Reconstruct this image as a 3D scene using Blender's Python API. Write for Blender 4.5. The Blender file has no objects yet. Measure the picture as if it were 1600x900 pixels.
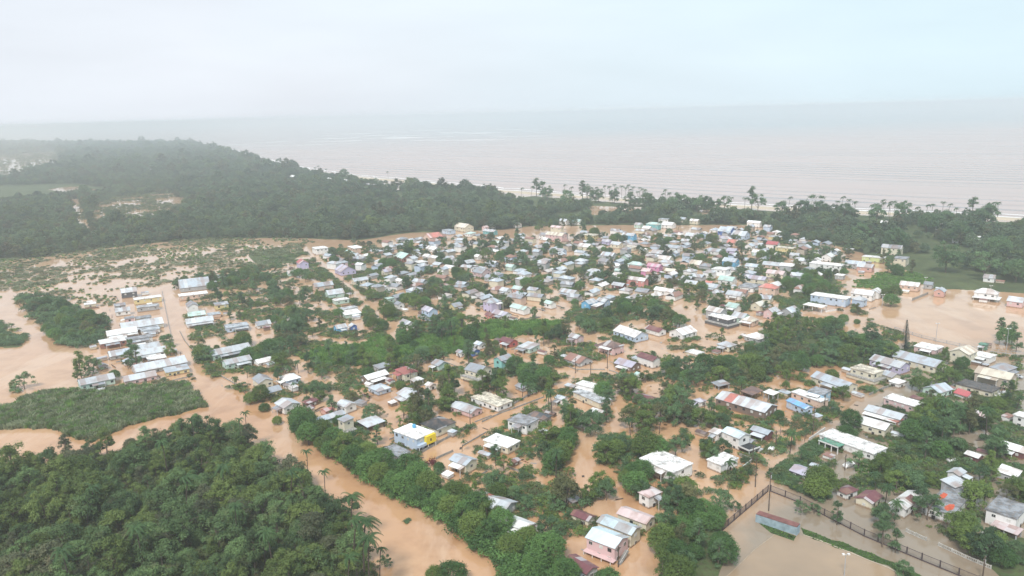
import bpy, bmesh, math, random
import numpy as np
from mathutils import Vector, Matrix, noise as mnoise
random.seed(7); RNG = np.random.default_rng(11)
scene = bpy.context.scene
COL = scene.collection
R_ = math.radians

# ------------------------------------------------------------------ camera
F_PX = 1200.0; CAM_H = 122.0; PITCH = R_(12.86); ROLL = R_(1.5)
cam_d = bpy.data.cameras.new("camera"); cam = bpy.data.objects.new("camera", cam_d); COL.objects.link(cam)
fw = Vector((0, math.cos(PITCH), -math.sin(PITCH))); r0 = Vector((1, 0, 0)); u0 = r0.cross(fw)
RT = r0 * math.cos(ROLL) - u0 * math.sin(ROLL); UP = r0 * math.sin(ROLL) + u0 * math.cos(ROLL)
m = Matrix((RT, UP, -fw)).transposed().to_4x4(); m.translation = (0, 0, CAM_H); cam.matrix_world = m
cam_d.sensor_width = 36.0; cam_d.lens = 36.0 * F_PX / 1600.0
cam_d.clip_start = 1.0; cam_d.clip_end = 150000.0
scene.camera = cam

# ------------------------------------------------------------------ light
SUN_EL, SUN_AZ = R_(52), R_(200)          # azimuth clockwise from +Y
w = bpy.data.worlds.new("World"); scene.world = w; w.use_nodes = True
nt = w.node_tree; nt.nodes.clear()
out = nt.nodes.new("ShaderNodeOutputWorld"); bg = nt.nodes.new("ShaderNodeBackground"); bg.inputs[1].default_value = 0.1
sky = nt.nodes.new("ShaderNodeTexSky"); sky.sky_type = 'NISHITA'; sky.sun_disc = False
sky.sun_elevation = SUN_EL; sky.sun_rotation = SUN_AZ; sky.air_density = 1.2; sky.dust_density = 3.0
tc = nt.nodes.new("ShaderNodeTexCoord")
mp = nt.nodes.new("ShaderNodeMapping"); mp.inputs['Scale'].default_value = (1, 1, 2.2)
nz = nt.nodes.new("ShaderNodeTexNoise"); nz.inputs['Scale'].default_value = 1.3; nz.inputs['Detail'].default_value = 4; nz.inputs['Roughness'].default_value = .45
sep = nt.nodes.new("ShaderNodeSeparateXYZ")
# cloud deck: pale lavender in the left of the view, thinner and bluer to the right
ma = nt.nodes.new("ShaderNodeMath"); ma.operation = 'MULTIPLY_ADD'; ma.inputs[1].default_value = 0.75; ma.inputs[2].default_value = 0.02
mb = nt.nodes.new("ShaderNodeMath"); mb.operation = 'MULTIPLY_ADD'; mb.inputs[1].default_value = .9
ramp = nt.nodes.new("ShaderNodeValToRGB")
ramp.color_ramp.elements[0].position = .15; ramp.color_ramp.elements[0].color = (7.5, 7.95, 8.6, 1)
ramp.color_ramp.elements[1].position = .95; ramp.color_ramp.elements[1].color = (6.6, 8.1, 8.85, 1)
e = ramp.color_ramp.elements.new(.55); e.color = (7.1, 8.1, 8.8, 1)
mix = nt.nodes.new("ShaderNodeMixRGB"); mix.inputs[0].default_value = .93
L = nt.links.new
L(tc.outputs['Generated'], mp.inputs[0]); L(mp.outputs[0], nz.inputs['Vector']); L(tc.outputs['Generated'], sep.inputs[0])
L(nz.outputs[0], ma.inputs[0]); L(sep.outputs[0], mb.inputs[0]); L(ma.outputs[0], mb.inputs[2]); L(mb.outputs[0], ramp.inputs[0])
mp2 = nt.nodes.new("ShaderNodeMapping"); mp2.inputs['Scale'].default_value = (1, 1, 5); nz2 = nt.nodes.new("ShaderNodeTexNoise"); nz2.inputs['Scale'].default_value = 2.2; nz2.inputs['Detail'].default_value = 6
L(tc.outputs['Generated'], mp2.inputs[0]); L(mp2.outputs[0], nz2.inputs['Vector']); mr2 = nt.nodes.new("ShaderNodeMapRange"); mr2.inputs[1].default_value = .3; mr2.inputs[2].default_value = .7; mr2.inputs[3].default_value = .93; mr2.inputs[4].default_value = 1.05
L(nz2.outputs[0], mr2.inputs[0]); mu = nt.nodes.new("ShaderNodeMixRGB"); mu.blend_type = 'MULTIPLY'; mu.inputs[0].default_value = 1; L(ramp.outputs[0], mu.inputs[1]); L(mr2.outputs[0], mu.inputs[2])
L(sky.outputs[0], mix.inputs[1]); L(mu.outputs[0], mix.inputs[2]); L(mix.outputs[0], bg.inputs[0]); L(bg.outputs[0], out.inputs[0])
sd = bpy.data.lights.new("sun", 'SUN'); sd.energy = 3.3; sd.angle = R_(11); sd.color = (1, .96, .9)
so = bpy.data.objects.new("sun", sd); COL.objects.link(so)
sdir = Vector((math.sin(SUN_AZ) * math.cos(SUN_EL), math.cos(SUN_AZ) * math.cos(SUN_EL), math.sin(SUN_EL)))
so.rotation_euler = sdir.to_track_quat('Z', 'Y').to_euler(); so.location = (0, 0, 400)
vs = scene.view_settings; vs.view_transform = 'Standard'; vs.look = 'None'; vs.exposure = 0.27; vs.gamma = 1; vs.use_curve_mapping = False
cy = scene.cycles; cy.max_bounces = 6; cy.diffuse_bounces = 3; cy.glossy_bounces = 2; cy.transmission_bounces = 2; cy.volume_bounces = 1
cy.use_denoising = True; cy.caustics_reflective = False; cy.caustics_refractive = False
HAZE_DENSITY = 0.00026; HAZE_COLOR = (.86, .93, .97)

# ------------------------------------------------------------------ picture point <-> ground
def g(x, y, z=0.0):
    d = fw + RT * ((x - 800) / F_PX) + UP * ((450 - y) / F_PX)
    if d.z > -0.004: d.z = -0.004
    t = (z - CAM_H) / d.z
    return Vector((d.x * t, d.y * t, z))
def pr(p):
    d = Vector(p) - Vector((0, 0, CAM_H)); q = d.dot(fw)
    return 800 + F_PX * d.dot(RT) / q, 450 - F_PX * d.dot(UP) / q, q
def pr_np(X, Y, Z=0.0):
    dz = Z - CAM_H
    q = X * fw.x + Y * fw.y + dz * fw.z; q = np.maximum(q, 1)
    return 800 + F_PX * (X * RT.x + Y * RT.y + dz * RT.z) / q, 450 - F_PX * (X * UP.x + Y * UP.y + dz * UP.z) / q
def inpoly(px, py, poly):
    px = np.asarray(px, float); py = np.asarray(py, float); r = np.zeros(px.shape, bool); n = len(poly)
    for i in range(n):
        x1, y1 = poly[i]; x2, y2 = poly[(i + 1) % n]
        if y1 == y2: continue
        c = ((y1 > py) != (y2 > py)) & (px < (x2 - x1) * (py - y1) / (y2 - y1) + x1)
        r ^= c
    return r
def fbm(X, Y, s, seed=0):
    """cheap value noise, smooth, -1..1"""
    r = np.zeros(np.shape(X)); a = 1.0; t = 0
    rg = np.random.default_rng(seed); tab = rg.uniform(-1, 1, (256, 256))
    for o in range(4):
        x = np.asarray(X) / s * 2 ** o + 17.3 * o; y = np.asarray(Y) / s * 2 ** o + 5.1 * o
        xi = np.floor(x).astype(int); yi = np.floor(y).astype(int); fx = x - xi; fy = y - yi
        fx = fx * fx * (3 - 2 * fx); fy = fy * fy * (3 - 2 * fy); a0 = xi % 256; a1 = (xi + 1) % 256; b0 = yi % 256; b1 = (yi + 1) % 256
        r += a * ((tab[a0, b0] * (1 - fx) + tab[a1, b0] * fx) * (1 - fy) + (tab[a0, b1] * (1 - fx) + tab[a1, b1] * fx) * fy)
        t += a; a *= .5
    return r / t

# ------------------------------------------------------------------ object helpers
def link(name, me, mat=None, parent=None, loc=None):
    o = bpy.data.objects.new(name, me); COL.objects.link(o)
    if mat is not None and me is not None:
        for mm in (mat if isinstance(mat, (list, tuple)) else [mat]): me.materials.append(mm)
    if parent is not None: o.parent = parent
    if loc is not None: o.location = loc
    return o
def tag(o, label=None, cat=None, group=None, kind=None):
    if label: o["label"] = label
    if cat: o["category"] = cat
    if group: o["group"] = group
    if kind: o["kind"] = kind
    return o
def thing(name, label, cat, loc=(0, 0, 0), rz=0, group=None, scale=None):
    o = bpy.data.objects.new(name, None); COL.objects.link(o); o.location = loc; o.rotation_euler = (0, 0, rz)
    o.empty_display_size = .5
    if scale: o.scale = scale
    return tag(o, label, cat, group)
class MB:
    """collects geometry"""
    def __init__(s): s.v = []; s.f = []; s.mi = []
    def add(s, vs, fs, mi=0):
        n = len(s.v); s.v += [tuple(v) for v in vs]; s.f += [tuple(i + n for i in f) for f in fs]; s.mi += [mi] * len(fs); return s
    def box(s, x0, x1, y0, y1, z0, z1, mi=0):
        return s.add([(x0, y0, z0), (x1, y0, z0), (x1, y1, z0), (x0, y1, z0), (x0, y0, z1), (x1, y0, z1), (x1, y1, z1), (x0, y1, z1)],
                     [(0, 3, 2, 1), (4, 5, 6, 7), (0, 1, 5, 4), (1, 2, 6, 5), (2, 3, 7, 6), (3, 0, 4, 7)], mi)
    def tube(s, pts, rads, n=6, mi=0):
        base = len(s.v); pts = [Vector(p) for p in pts]
        for i, p in enumerate(pts):
            t = (pts[min(i + 1, len(pts) - 1)] - pts[max(i - 1, 0)]).normalized()
            a = t.cross(Vector((0, 1, 0)) if abs(t.y) < .9 else Vector((1, 0, 0))).normalized(); b = t.cross(a)
            for k in range(n):
                th = 2 * math.pi * k / n; s.v.append(tuple(p + (a * math.cos(th) + b * math.sin(th)) * rads[i]))
        for i in range(len(pts) - 1):
            for k in range(n):
                s.f.append((base + i * n + k, base + (i + 1) * n + k, base + (i + 1) * n + (k + 1) % n, base + i * n + (k + 1) % n)); s.mi.append(mi)
        s.f.append(tuple(base + k for k in range(n))); s.mi.append(mi)
        s.f.append(tuple(base + (len(pts) - 1) * n + n - 1 - k for k in range(n))); s.mi.append(mi)
        return s
    def prism(s, prof, x0, x1, mi=0):
        """profile (y,z) swept along x"""
        n = len(prof); v = [(x0, y, z) for y, z in prof] + [(x1, y, z) for y, z in prof]
        return s.add(v, [tuple(range(n - 1, -1, -1)), tuple(range(n, 2 * n))] + [(i, (i + 1) % n, n + (i + 1) % n, n + i) for i in range(n)], mi)
    def mesh(s, name):
        me = bpy.data.meshes.new(name); me.from_pydata(s.v, [], s.f); me.polygons.foreach_set("material_index", s.mi); me.update(); return me
    def build(s, name, mat, parent=None, loc=None):
        return link(name, s.mesh(name), mat, parent, loc)
def np_mesh(name, V, Fq):
    """fast mesh from arrays of quads"""
    me = bpy.data.meshes.new(name); nv = len(V); nf = len(Fq); k = Fq.shape[1]
    me.vertices.add(nv); me.vertices.foreach_set("co", np.asarray(V, np.float32).ravel())
    me.loops.add(nf * k); me.loops.foreach_set("vertex_index", np.asarray(Fq, np.int32).ravel())
    me.polygons.add(nf); me.polygons.foreach_set("loop_start", np.arange(0, nf * k, k, dtype=np.int32))
    me.polygons.foreach_set("loop_total", np.full(nf, k, np.int32)); me.update(calc_edges=True); me.validate(); return me

# ------------------------------------------------------------------ materials
class N:
    def __init__(s, name):
        s.m = bpy.data.materials.new(name); s.m.use_nodes = True; s.t = s.m.node_tree; s.b = s.t.nodes["Principled BSDF"]; s.o = s.t.nodes["Material Output"]
    def n(s, kind, **kw):
        x = s.t.nodes.new(kind)
        for k, v in kw.items():
            if k in x.inputs: x.inputs[k].default_value = v
            else: setattr(x, k, v)
        return x
    def l(s, a, b): s.t.links.new(a, b)
    def noise(s, vec, scale, detail=4, rough=.55, sx=None):
        if sx:
            mp = s.n("ShaderNodeMapping"); mp.inputs['Scale'].default_value = sx; s.l(vec, mp.inputs[0]); vec = mp.outputs[0]
        x = s.n("ShaderNodeTexNoise"); x.inputs['Scale'].default_value = scale; x.inputs['Detail'].default_value = detail; x.inputs['Roughness'].default_value = rough
        s.l(vec, x.inputs['Vector']); return x.outputs[0]
    def ramp(s, fac, p0, p1):
        x = s.n("ShaderNodeMapRange"); x.inputs[1].default_value = p0; x.inputs[2].default_value = p1; s.l(fac, x.inputs[0]); return x.outputs[0]
    def mix(s, fac, a, b, mode='MIX'):
        x = s.n("ShaderNodeMixRGB", blend_type=mode)
        for i, v in ((0, fac), (1, a), (2, b)):
            if hasattr(v, 'links'): s.l(v, x.inputs[i])
            else: x.inputs[i].default_value = v if i == 0 else (*v, 1)
        return x.outputs[0]
    def math(s, op, a, b=0.0):
        x = s.n("ShaderNodeMath", operation=op)
        for i, v in ((0, a), (1, b)):
            if hasattr(v, 'links'): s.l(v, x.inputs[i])
            else: x.inputs[i].default_value = v
        return x.outputs[0]
    def pos(s): return s.n("ShaderNodeNewGeometry").outputs['Position']
    def obj(s): return s.n("ShaderNodeTexCoord").outputs['Object']
    def rand(s): return s.n("ShaderNodeObjectInfo").outputs['Random']
    def bump(s, h, strength, dist=.1):
        x = s.n("ShaderNodeBump"); x.inputs['Strength'].default_value = strength; x.inputs['Distance'].default_value = dist; s.l(h, x.inputs['Height']); s.l(x.outputs[0], s.b.inputs['Normal'])
    def fin(s, col=None, rough=.8, spec=.3):
        if col is not None:
            if hasattr(col, 'links'): s.l(col, s.b.inputs['Base Color'])
            else: s.b.inputs['Base Color'].default_value = (*col, 1)
        s.b.inputs['Roughness'].default_value = rough; s.b.inputs['Specular IOR Level'].default_value = spec; return s.m
MATS = {}
ROOFC = dict(white=(.78, .79, .79), silver=(.50, .54, .58), silverblue=(.43, .49, .55), paleblue=(.52, .63, .69), grey=(.30, .33, .37), dark=(.07, .08, .09),
             black=(.045, .05, .055), brown=(.13, .085, .08), maroon=(.16, .06, .07), red=(.42, .11, .12), coral=(.55, .20, .17), rust=(.30, .16, .13), pinkw=(.62, .50, .50),
             mint=(.45, .62, .58), blue=(.18, .42, .72), lilac=(.42, .41, .50), cream=(.66, .62, .52), green=(.10, .30, .22), pink=(.62, .30, .42), orange=(.55, .25, .14))
WALLC = dict(white=(.72, .72, .71), cream=(.62, .57, .43), yellow=(.66, .55, .25), peach=(.62, .44, .34), pink=(.62, .42, .42), hotpink=(.70, .25, .45), salmon=(.58, .33, .28), coral=(.58, .22, .2),
             paleblue=(.42, .53, .68), skyblue=(.32, .52, .68), azure=(.12, .42, .68), blue=(.05, .13, .42), teal=(.14, .42, .44), mint=(.42, .58, .50), turquoise=(.22, .55, .52), lime=(.5, .6, .25),
             green=(.12, .28, .18), lilac=(.46, .42, .62), grey=(.38, .39, .40), dark=(.10, .10, .11), brown=(.20, .14, .11), maroon=(.17, .06, .06), brick=(.30, .13, .10), red=(.5, .09, .08), beige=(.45, .38, .30))
for k_ in WALLC:
    q_ = WALLC[k_]; m_ = sum(q_) / 3; WALLC[k_] = tuple(m_ + (v_ - m_) * .84 for v_ in q_)
def roof_mat(c, flat):
    k = ('roof', c, flat)
    if k in MATS: return MATS[k]
    a = N("roof_" + c + ("_slab" if flat else "_sheet")); o = a.obj(); P = a.pos(); col = ROOFC[c]
    rnd = a.rand(); tone = a.math('ADD', .86, a.math('MULTIPLY', rnd, .24))
    if flat:
        n1 = a.noise(P, .35, 6, .68); n2 = a.noise(P, 1.6, 5, .7)
        f = a.ramp(a.math('ADD', a.math('MULTIPLY', n1, .72), a.math('MULTIPLY', n2, .28)), .44 if c != 'white' else .49, .58 if c != 'white' else .64)
        x = a.mix(f, col, tuple(v * .30 + .02 for v in col)); x = a.mix(a.math('MULTIPLY', a.ramp(n2, .47, .62), .4), x, (.36, .27, .2)); r = .85
    else:
        s = a.n("ShaderNodeSeparateXYZ"); a.l(o, s.inputs[0])
        wn = a.n("ShaderNodeTexWhiteNoise", noise_dimensions='1D'); a.l(a.math('FLOOR', a.math('MULTIPLY', s.outputs[0], 1.05)), wn.inputs['W'])
        n1 = a.noise(o, .5, 5, .65, (1.6, .5, 1)); n2 = a.noise(P, .25, 4)
        f = a.math('ADD', a.math('MULTIPLY', wn.outputs[0], .22), a.math('MULTIPLY', a.ramp(n1, .42, .8), .5))
        x = a.mix(f, col, tuple(v * .62 for v in col)); x = a.mix(a.math('MULTIPLY', a.ramp(n2, .48, .64), .42), x, (.26, .17, .13))
        w2 = a.n("ShaderNodeTexWhiteNoise", noise_dimensions='2D'); cb = a.n('ShaderNodeCombineXYZ'); a.l(a.math('FLOOR', a.math('MULTIPLY', s.outputs[0], .42)), cb.inputs[0]); a.l(a.math('ADD', a.math('MULTIPLY', a.math('SIGN', s.outputs[1]), 3), a.math('FLOOR', a.math('MULTIPLY', rnd, 97))), cb.inputs[1]); a.l(cb.outputs[0], w2.inputs['Vector'])
        x = a.mix(a.math('MULTIPLY', a.ramp(w2.outputs[0], .80, .86), .45), x, (.26, .15, .11)); x = a.mix(a.math('MULTIPLY', a.ramp(w2.outputs[0], .16, .10), .5), x, (.62, .64, .66))
        wv = a.n("ShaderNodeTexWave"); wv.inputs['Scale'].default_value = 1.6; a.l(o, wv.inputs['Vector']); a.bump(wv.outputs[1], .35, .04); r = .5
    x = a.mix(1.0, x, a.n("ShaderNodeCombineColor").outputs[0], 'MIX') if False else x
    mv = a.n("ShaderNodeHueSaturation"); a.l(x, mv.inputs['Color']); a.l(tone, mv.inputs['Value']); x = mv.outputs[0]
    MATS[k] = a.fin(x, r, .4); return MATS[k]
def wall_mat(c):
    k = ('wall', c)
    if k in MATS: return MATS[k]
    a = N("wall_" + c); P = a.pos(); s = a.n("ShaderNodeSeparateXYZ"); a.l(P, s.inputs[0]); col = WALLC[c]
    n1 = a.noise(P, .5, 5, .65, (1, 1, .35)); n2 = a.noise(P, 2.2, 3)
    x = a.mix(a.math('MULTIPLY', a.ramp(n1, .45, .8), .5), col, tuple(v * .55 for v in col))
    f = a.ramp(a.math('ADD', s.outputs[2], a.math('MULTIPLY', n2, -.8)), .35, -.10)
    x = a.mix(a.math('MULTIPLY', f, .9), x, (.24, .15, .09))
    MATS[k] = a.fin(x, .85, .25); return MATS[k]
def plain(name, col, rough=.7, spec=.3, var=.25, scale=1.2):
    k = ('p', name)
    if k in MATS: return MATS[k]
    a = N(name); n1 = a.noise(a.pos(), scale, 4, .6)
    MATS[k] = a.fin(a.mix(a.ramp(n1, .3, .75), col, tuple(v * (1 - var * 1.6) for v in col)), rough, spec); return MATS[k]
def leaf_mat(name, dark, light, trans=.25, scale=.25, dead=0.0):
    k = ('leaf', name)
    if k in MATS: return MATS[k]
    a = N(name); P = a.pos(); rnd = a.rand(); n1 = a.noise(P, scale, 3, .6); n2 = a.noise(P, 2.3, 2, .6)
    f = a.math('ADD', a.math('MULTIPLY', a.ramp(n1, .32, .72), .42), a.math('ADD', a.math('MULTIPLY', rnd, .5), a.math('MULTIPLY', n2, .28)))
    f = a.ramp(f, .12, 1.05); x = a.mix(f, dark, light)
    if dead: x = a.mix(a.math('MULTIPLY', a.ramp(a.noise(P, .12, 3), .58, .75), dead), x, (.16, .10, .06))
    a.fin(x, .6, .25)
    tr = a.n("ShaderNodeBsdfTranslucent"); a.l(x, tr.inputs[0]); mx = a.n("ShaderNodeMixShader"); mx.inputs[0].default_value = trans
    a.l(a.b.outputs[0], mx.inputs[1]); a.l(tr.outputs[0], mx.inputs[2]); a.l(mx.outputs[0], a.o.inputs[0])
    MATS[k] = a.m; return a.m
LEAF = dict(forest=leaf_mat("leaves_forest", (.022, .050, .020), (0.186, 0.299, 0.113), .3, .16, .55),
            forest_light=leaf_mat("leaves_forest_light", (.045, .085, .022), (.20, .27, .075), .3, .2, .2), forest_brown=leaf_mat("leaves_forest_brown", (.042, .058, .032), (.16, .18, .095), .25, .2, .6), town_light=leaf_mat("leaves_town_light", (.050, .095, .022), (.20, .29, .07), .3, .3), town_olive=leaf_mat("leaves_town_olive", (.055, .070, .030), (.20, .21, .09), .28, .2, .4),
            dense=leaf_mat("leaves_dense", (.020, .060, .018), (0.141, 0.277, 0.073), .25, .3),
            town=leaf_mat("leaves_town", (.024, .060, .026), (0.169, 0.288, 0.124), .28, .2, .25),
            far=leaf_mat("leaves_far", (.018, .044, .024), (0.153, 0.226, 0.113), .22, .012, .35),
            palm=leaf_mat("fronds_green", (.028, .070, .024), (.075, .150, .050), .2, .5),
            lime=leaf_mat("leaves_lime", (.20, .30, .03), (.42, .55, .08), .35, .5),
            conifer=leaf_mat("needles", (.018, .036, .026), (.036, .062, .044), .1, .5),
            red=leaf_mat("leaves_wine_red", (.06, .012, .016), (.16, .03, .035), .2, .8),
            scrub=leaf_mat("scrub_leaves", (.040, .070, .026), (.17, .21, .085), .25, .08, .6),
            reed=leaf_mat("reed_blades", (.10, .14, .07), (.33, .37, .22), .3, .06, .2),
            lawn=leaf_mat("lawn_blades", (.06, .15, .03), (.18, .32, .07), .3, .1))
BARK = plain("bark", (.17, .135, .11), .9, .2, .3, 3)
BARKD = plain("bark_dark", (.09, .072, .058), .9, .2, .3, 3)

# ------------------------------------------------------------------ water, sea, ground
def water_mat():
    a = N("muddy_flood_water"); P = a.pos()
    n1 = a.noise(P, .012, 4, .55); n2 = a.noise(P, .06, 4, .6); n3 = a.noise(P, .35, 3, .5)
    x = a.mix(a.ramp(n1, .35, .65), (.49, .305, .175), (.43, .240, .125))
    x = a.mix(a.math('MULTIPLY', a.ramp(n2, .46, .66), .6), x, (.29, .150, .070))
    ns = a.noise(P, .05, 5, .65, (1, .22, 1)); x = a.mix(a.math('MULTIPLY', a.ramp(ns, .50, .60), .45), x, (.56, .40, .28))
    # clearer grey-brown rain water standing in the lower lying plots at the right
    s = a.n("ShaderNodeSeparateXYZ"); a.l(P, s.inputs[0])
    d1 = a.math('SUBTRACT', s.outputs[0], a.math('MULTIPLY', s.outputs[1], .85))
    f = a.ramp(a.math('ADD', d1, a.math('MULTIPLY', n2, 22)), -115, -90); f = a.math('MULTIPLY', f, a.ramp(s.outputs[1], 390, 330))
    x = a.mix(a.math('MULTIPLY', f, .80), x, (.195, .178, .142))
    x = a.mix(a.math('MULTIPLY', a.ramp(s.outputs[1], 300, 520), .4), x, (.54, .38, .27))
    n4 = a.noise(P, .9, 4, .6, (1, .5, 1)); a.bump(a.math('ADD', a.math('MULTIPLY', n3, .7), a.math('MULTIPLY', n4, .3)), .07, .22)
    return a.fin(x, .07, .5)
def sea_mat():
    a = N("sea_water"); P = a.pos(); s = a.n("ShaderNodeSeparateXYZ"); a.l(P, s.inputs[0])
    mp = a.n("ShaderNodeMapping"); mp.inputs['Rotation'].default_value = (0, 0, R_(SEA_ANG)); a.l(P, mp.inputs[0]); V = mp.outputs[0]
    n1 = a.noise(V, .0011, 4, .55, (.35, 1, 1)); n2 = a.noise(V, .022, 3, .6, (.10, 1, 1)); n3 = a.noise(V, .0045, 4, .6, (.22, 1, 1))
    f = a.ramp(a.math('ADD', s.outputs[1], a.math('MULTIPLY', n1, 2600)), 4300, 6300)
    f = a.math('MULTIPLY', f, a.ramp(a.math('ADD', s.outputs[0], a.math('MULTIPLY', s.outputs[1], .12)), -1600, 1400))
    x = a.mix(f, (.42, .295, .255), (.12, .24, .27))
    x = a.mix(a.math('MULTIPLY', a.ramp(n3, .45, .7), .30), x, (.46, .36, .32))
    x = a.mix(a.math('MULTIPLY', a.ramp(n2, .50, .66), .42), x, (.27, .23, .22))
    wv = a.n("ShaderNodeTexWave", bands_direction='Y'); wv.inputs['Scale'].default_value = .0062; wv.inputs['Distortion'].default_value = 9; wv.inputs['Detail'].default_value = 4; wv.inputs['Detail Scale'].default_value = .25; wv.inputs['Detail Roughness'].default_value = .6
    ms = a.n("ShaderNodeMapping"); ms.inputs['Scale'].default_value = (.35, 1, 1); a.l(V, ms.inputs[0]); a.l(ms.outputs[0], wv.inputs['Vector'])
    cr = a.math('MULTIPLY', a.ramp(wv.outputs[1], .62, .95), a.ramp(n3, .38, .62)); x = a.mix(a.math('MULTIPLY', cr, .8), x, (.13, .11, .11))  # dark swell lines: shade of the wave faces painted into the sea colour
    # broken wave crests
    w1 = a.noise(V, .012, 5, .7, (.16, 1, 1)); fo = a.math('MULTIPLY', a.ramp(w1, .655, .69), a.ramp(n3, .44, .56))
    x = a.mix(a.math('MULTIPLY', fo, .8), x, (.75, .75, .74))
    # breakers over the bar off the left shore
    w2 = a.noise(P, .0042, 4, .65, (.5, 1, 1)); bx = a.math('MULTIPLY', a.ramp(s.outputs[0], -1500, -900), a.ramp(s.outputs[0], 400, -200)); by = a.math('MULTIPLY', a.ramp(s.outputs[1], 3300, 4200), a.ramp(s.outputs[1], 7200, 5600))
    x = a.mix(a.math('MULTIPLY', a.ramp(w2, .56, .62), a.math('MULTIPLY', bx, by)), x, (.85, .85, .84))
    a.bump(a.math('ADD', n2, a.math('MULTIPLY', w1, .5)), .5, 3.0)
    return a.fin(x, .22, .5)
coast_px = [(-700, 214.5), (-200, 216), (0, 217), (100, 218), (200, 220.5), (300, 224.5), (345, 233), (430, 259), (520, 274), (640, 284), (780, 298), (900, 307), (1000, 314), (1200, 325), (1400, 334), (1600, 343), (1900, 355), (2600, 380)]
coast = [g(x, y) for x, y in coast_px]
pA, pB = g(780, 298), g(1600, 343); SEA_ANG = -math.degrees(math.atan2(pB.y - pA.y, pB.x - pA.x))
GLAWN = plain('mown_grass', (.075, .12, .045), .95, .1, .5, .5)
WATER, SEA = water_mat(), sea_mat()
def grid_sheet(name, xs, ys, zf, mat, kind='structure'):
    X, Y = np.meshgrid(xs, ys); Z = zf(X, Y); nx = len(xs); ny = len(ys)
    V = np.stack([X, Y, Z], -1).reshape(-1, 3); i = np.arange(nx * ny).reshape(ny, nx)
    Fq = np.stack([i[:-1, :-1], i[:-1, 1:], i[1:, 1:], i[1:, :-1]], -1).reshape(-1, 4)
    o = link(name, np_mesh(name, V, Fq), mat); tag(o, kind=kind); return o
S = 70000
o = MB().add([(-S, -3000, -.6), (S, -3000, -.6), (S, S, -.6), (-S, S, -.6)], [(0, 1, 2, 3)]).build("sea", SEA); tag(o, kind='structure')
fl = [(p.x, p.y, 0) for p in coast]
b = MB(); n = len(fl)
b.add(fl + [(p[0], -200 if p[1] < 2500 else 300, 0) for p in fl], [(i, n + i, n + i + 1, i + 1) for i in range(n - 1)])
o = b.build("flood_water", WATER); tag(o, kind='structure')
# beach
SAND = plain("beach_sand", (.52, .44, .34), .9, .2, .15, .05); SURF = plain("surf_foam", (.80, .80, .79), .6, .3, .05, .2)
def strip(name, pts, prof, mat, z0=0):
    """ribbon along a ground polyline; prof = (offset to the left, z)"""
    V = []; F = []; k = len(prof)
    for i, p in enumerate(pts):
        t = (pts[min(i + 1, len(pts) - 1)] - pts[max(i - 1, 0)]); t.z = 0; t.normalize(); nn = Vector((-t.y, t.x, 0))
        for off, z in prof: V.append(tuple(p + nn * off + Vector((0, 0, z))))
    for i in range(len(pts) - 1):
        for j in range(k - 1): F.append((i * k + j, (i + 1) * k + j, (i + 1) * k + j + 1, i * k + j + 1))
    return MB().add(V, F).build(name, mat)
def dense(pts, step, jit=0, seed=1):
    out = []; rg = random.Random(seed)
    for a, c in zip(pts, pts[1:]):
        k = max(1, int((c - a).length / step))
        for i in range(k):
            p = a.lerp(c, i / k); out.append(p + Vector((rg.uniform(-jit, jit), rg.uniform(-jit, jit), 0)))
    return out + [pts[-1].copy()]
shore = dense(coast[5:], 25, 3)
tag(strip("beach", shore, [(-14, -.1), (-4, .9), (8, .35), (20, -.75)], SAND), kind='structure')
tag(strip("surf", dense(coast[5:], 18, 3.5, 4), [(13, -.45), (16, -.38), (20, -.50)], SURF), kind='structure')
tag(strip("surf_line", dense(coast[6:], 22, 5, 9), [(38, -.52), (40.5, -.42), (43, -.55)], SURF), kind='structure')

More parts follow.
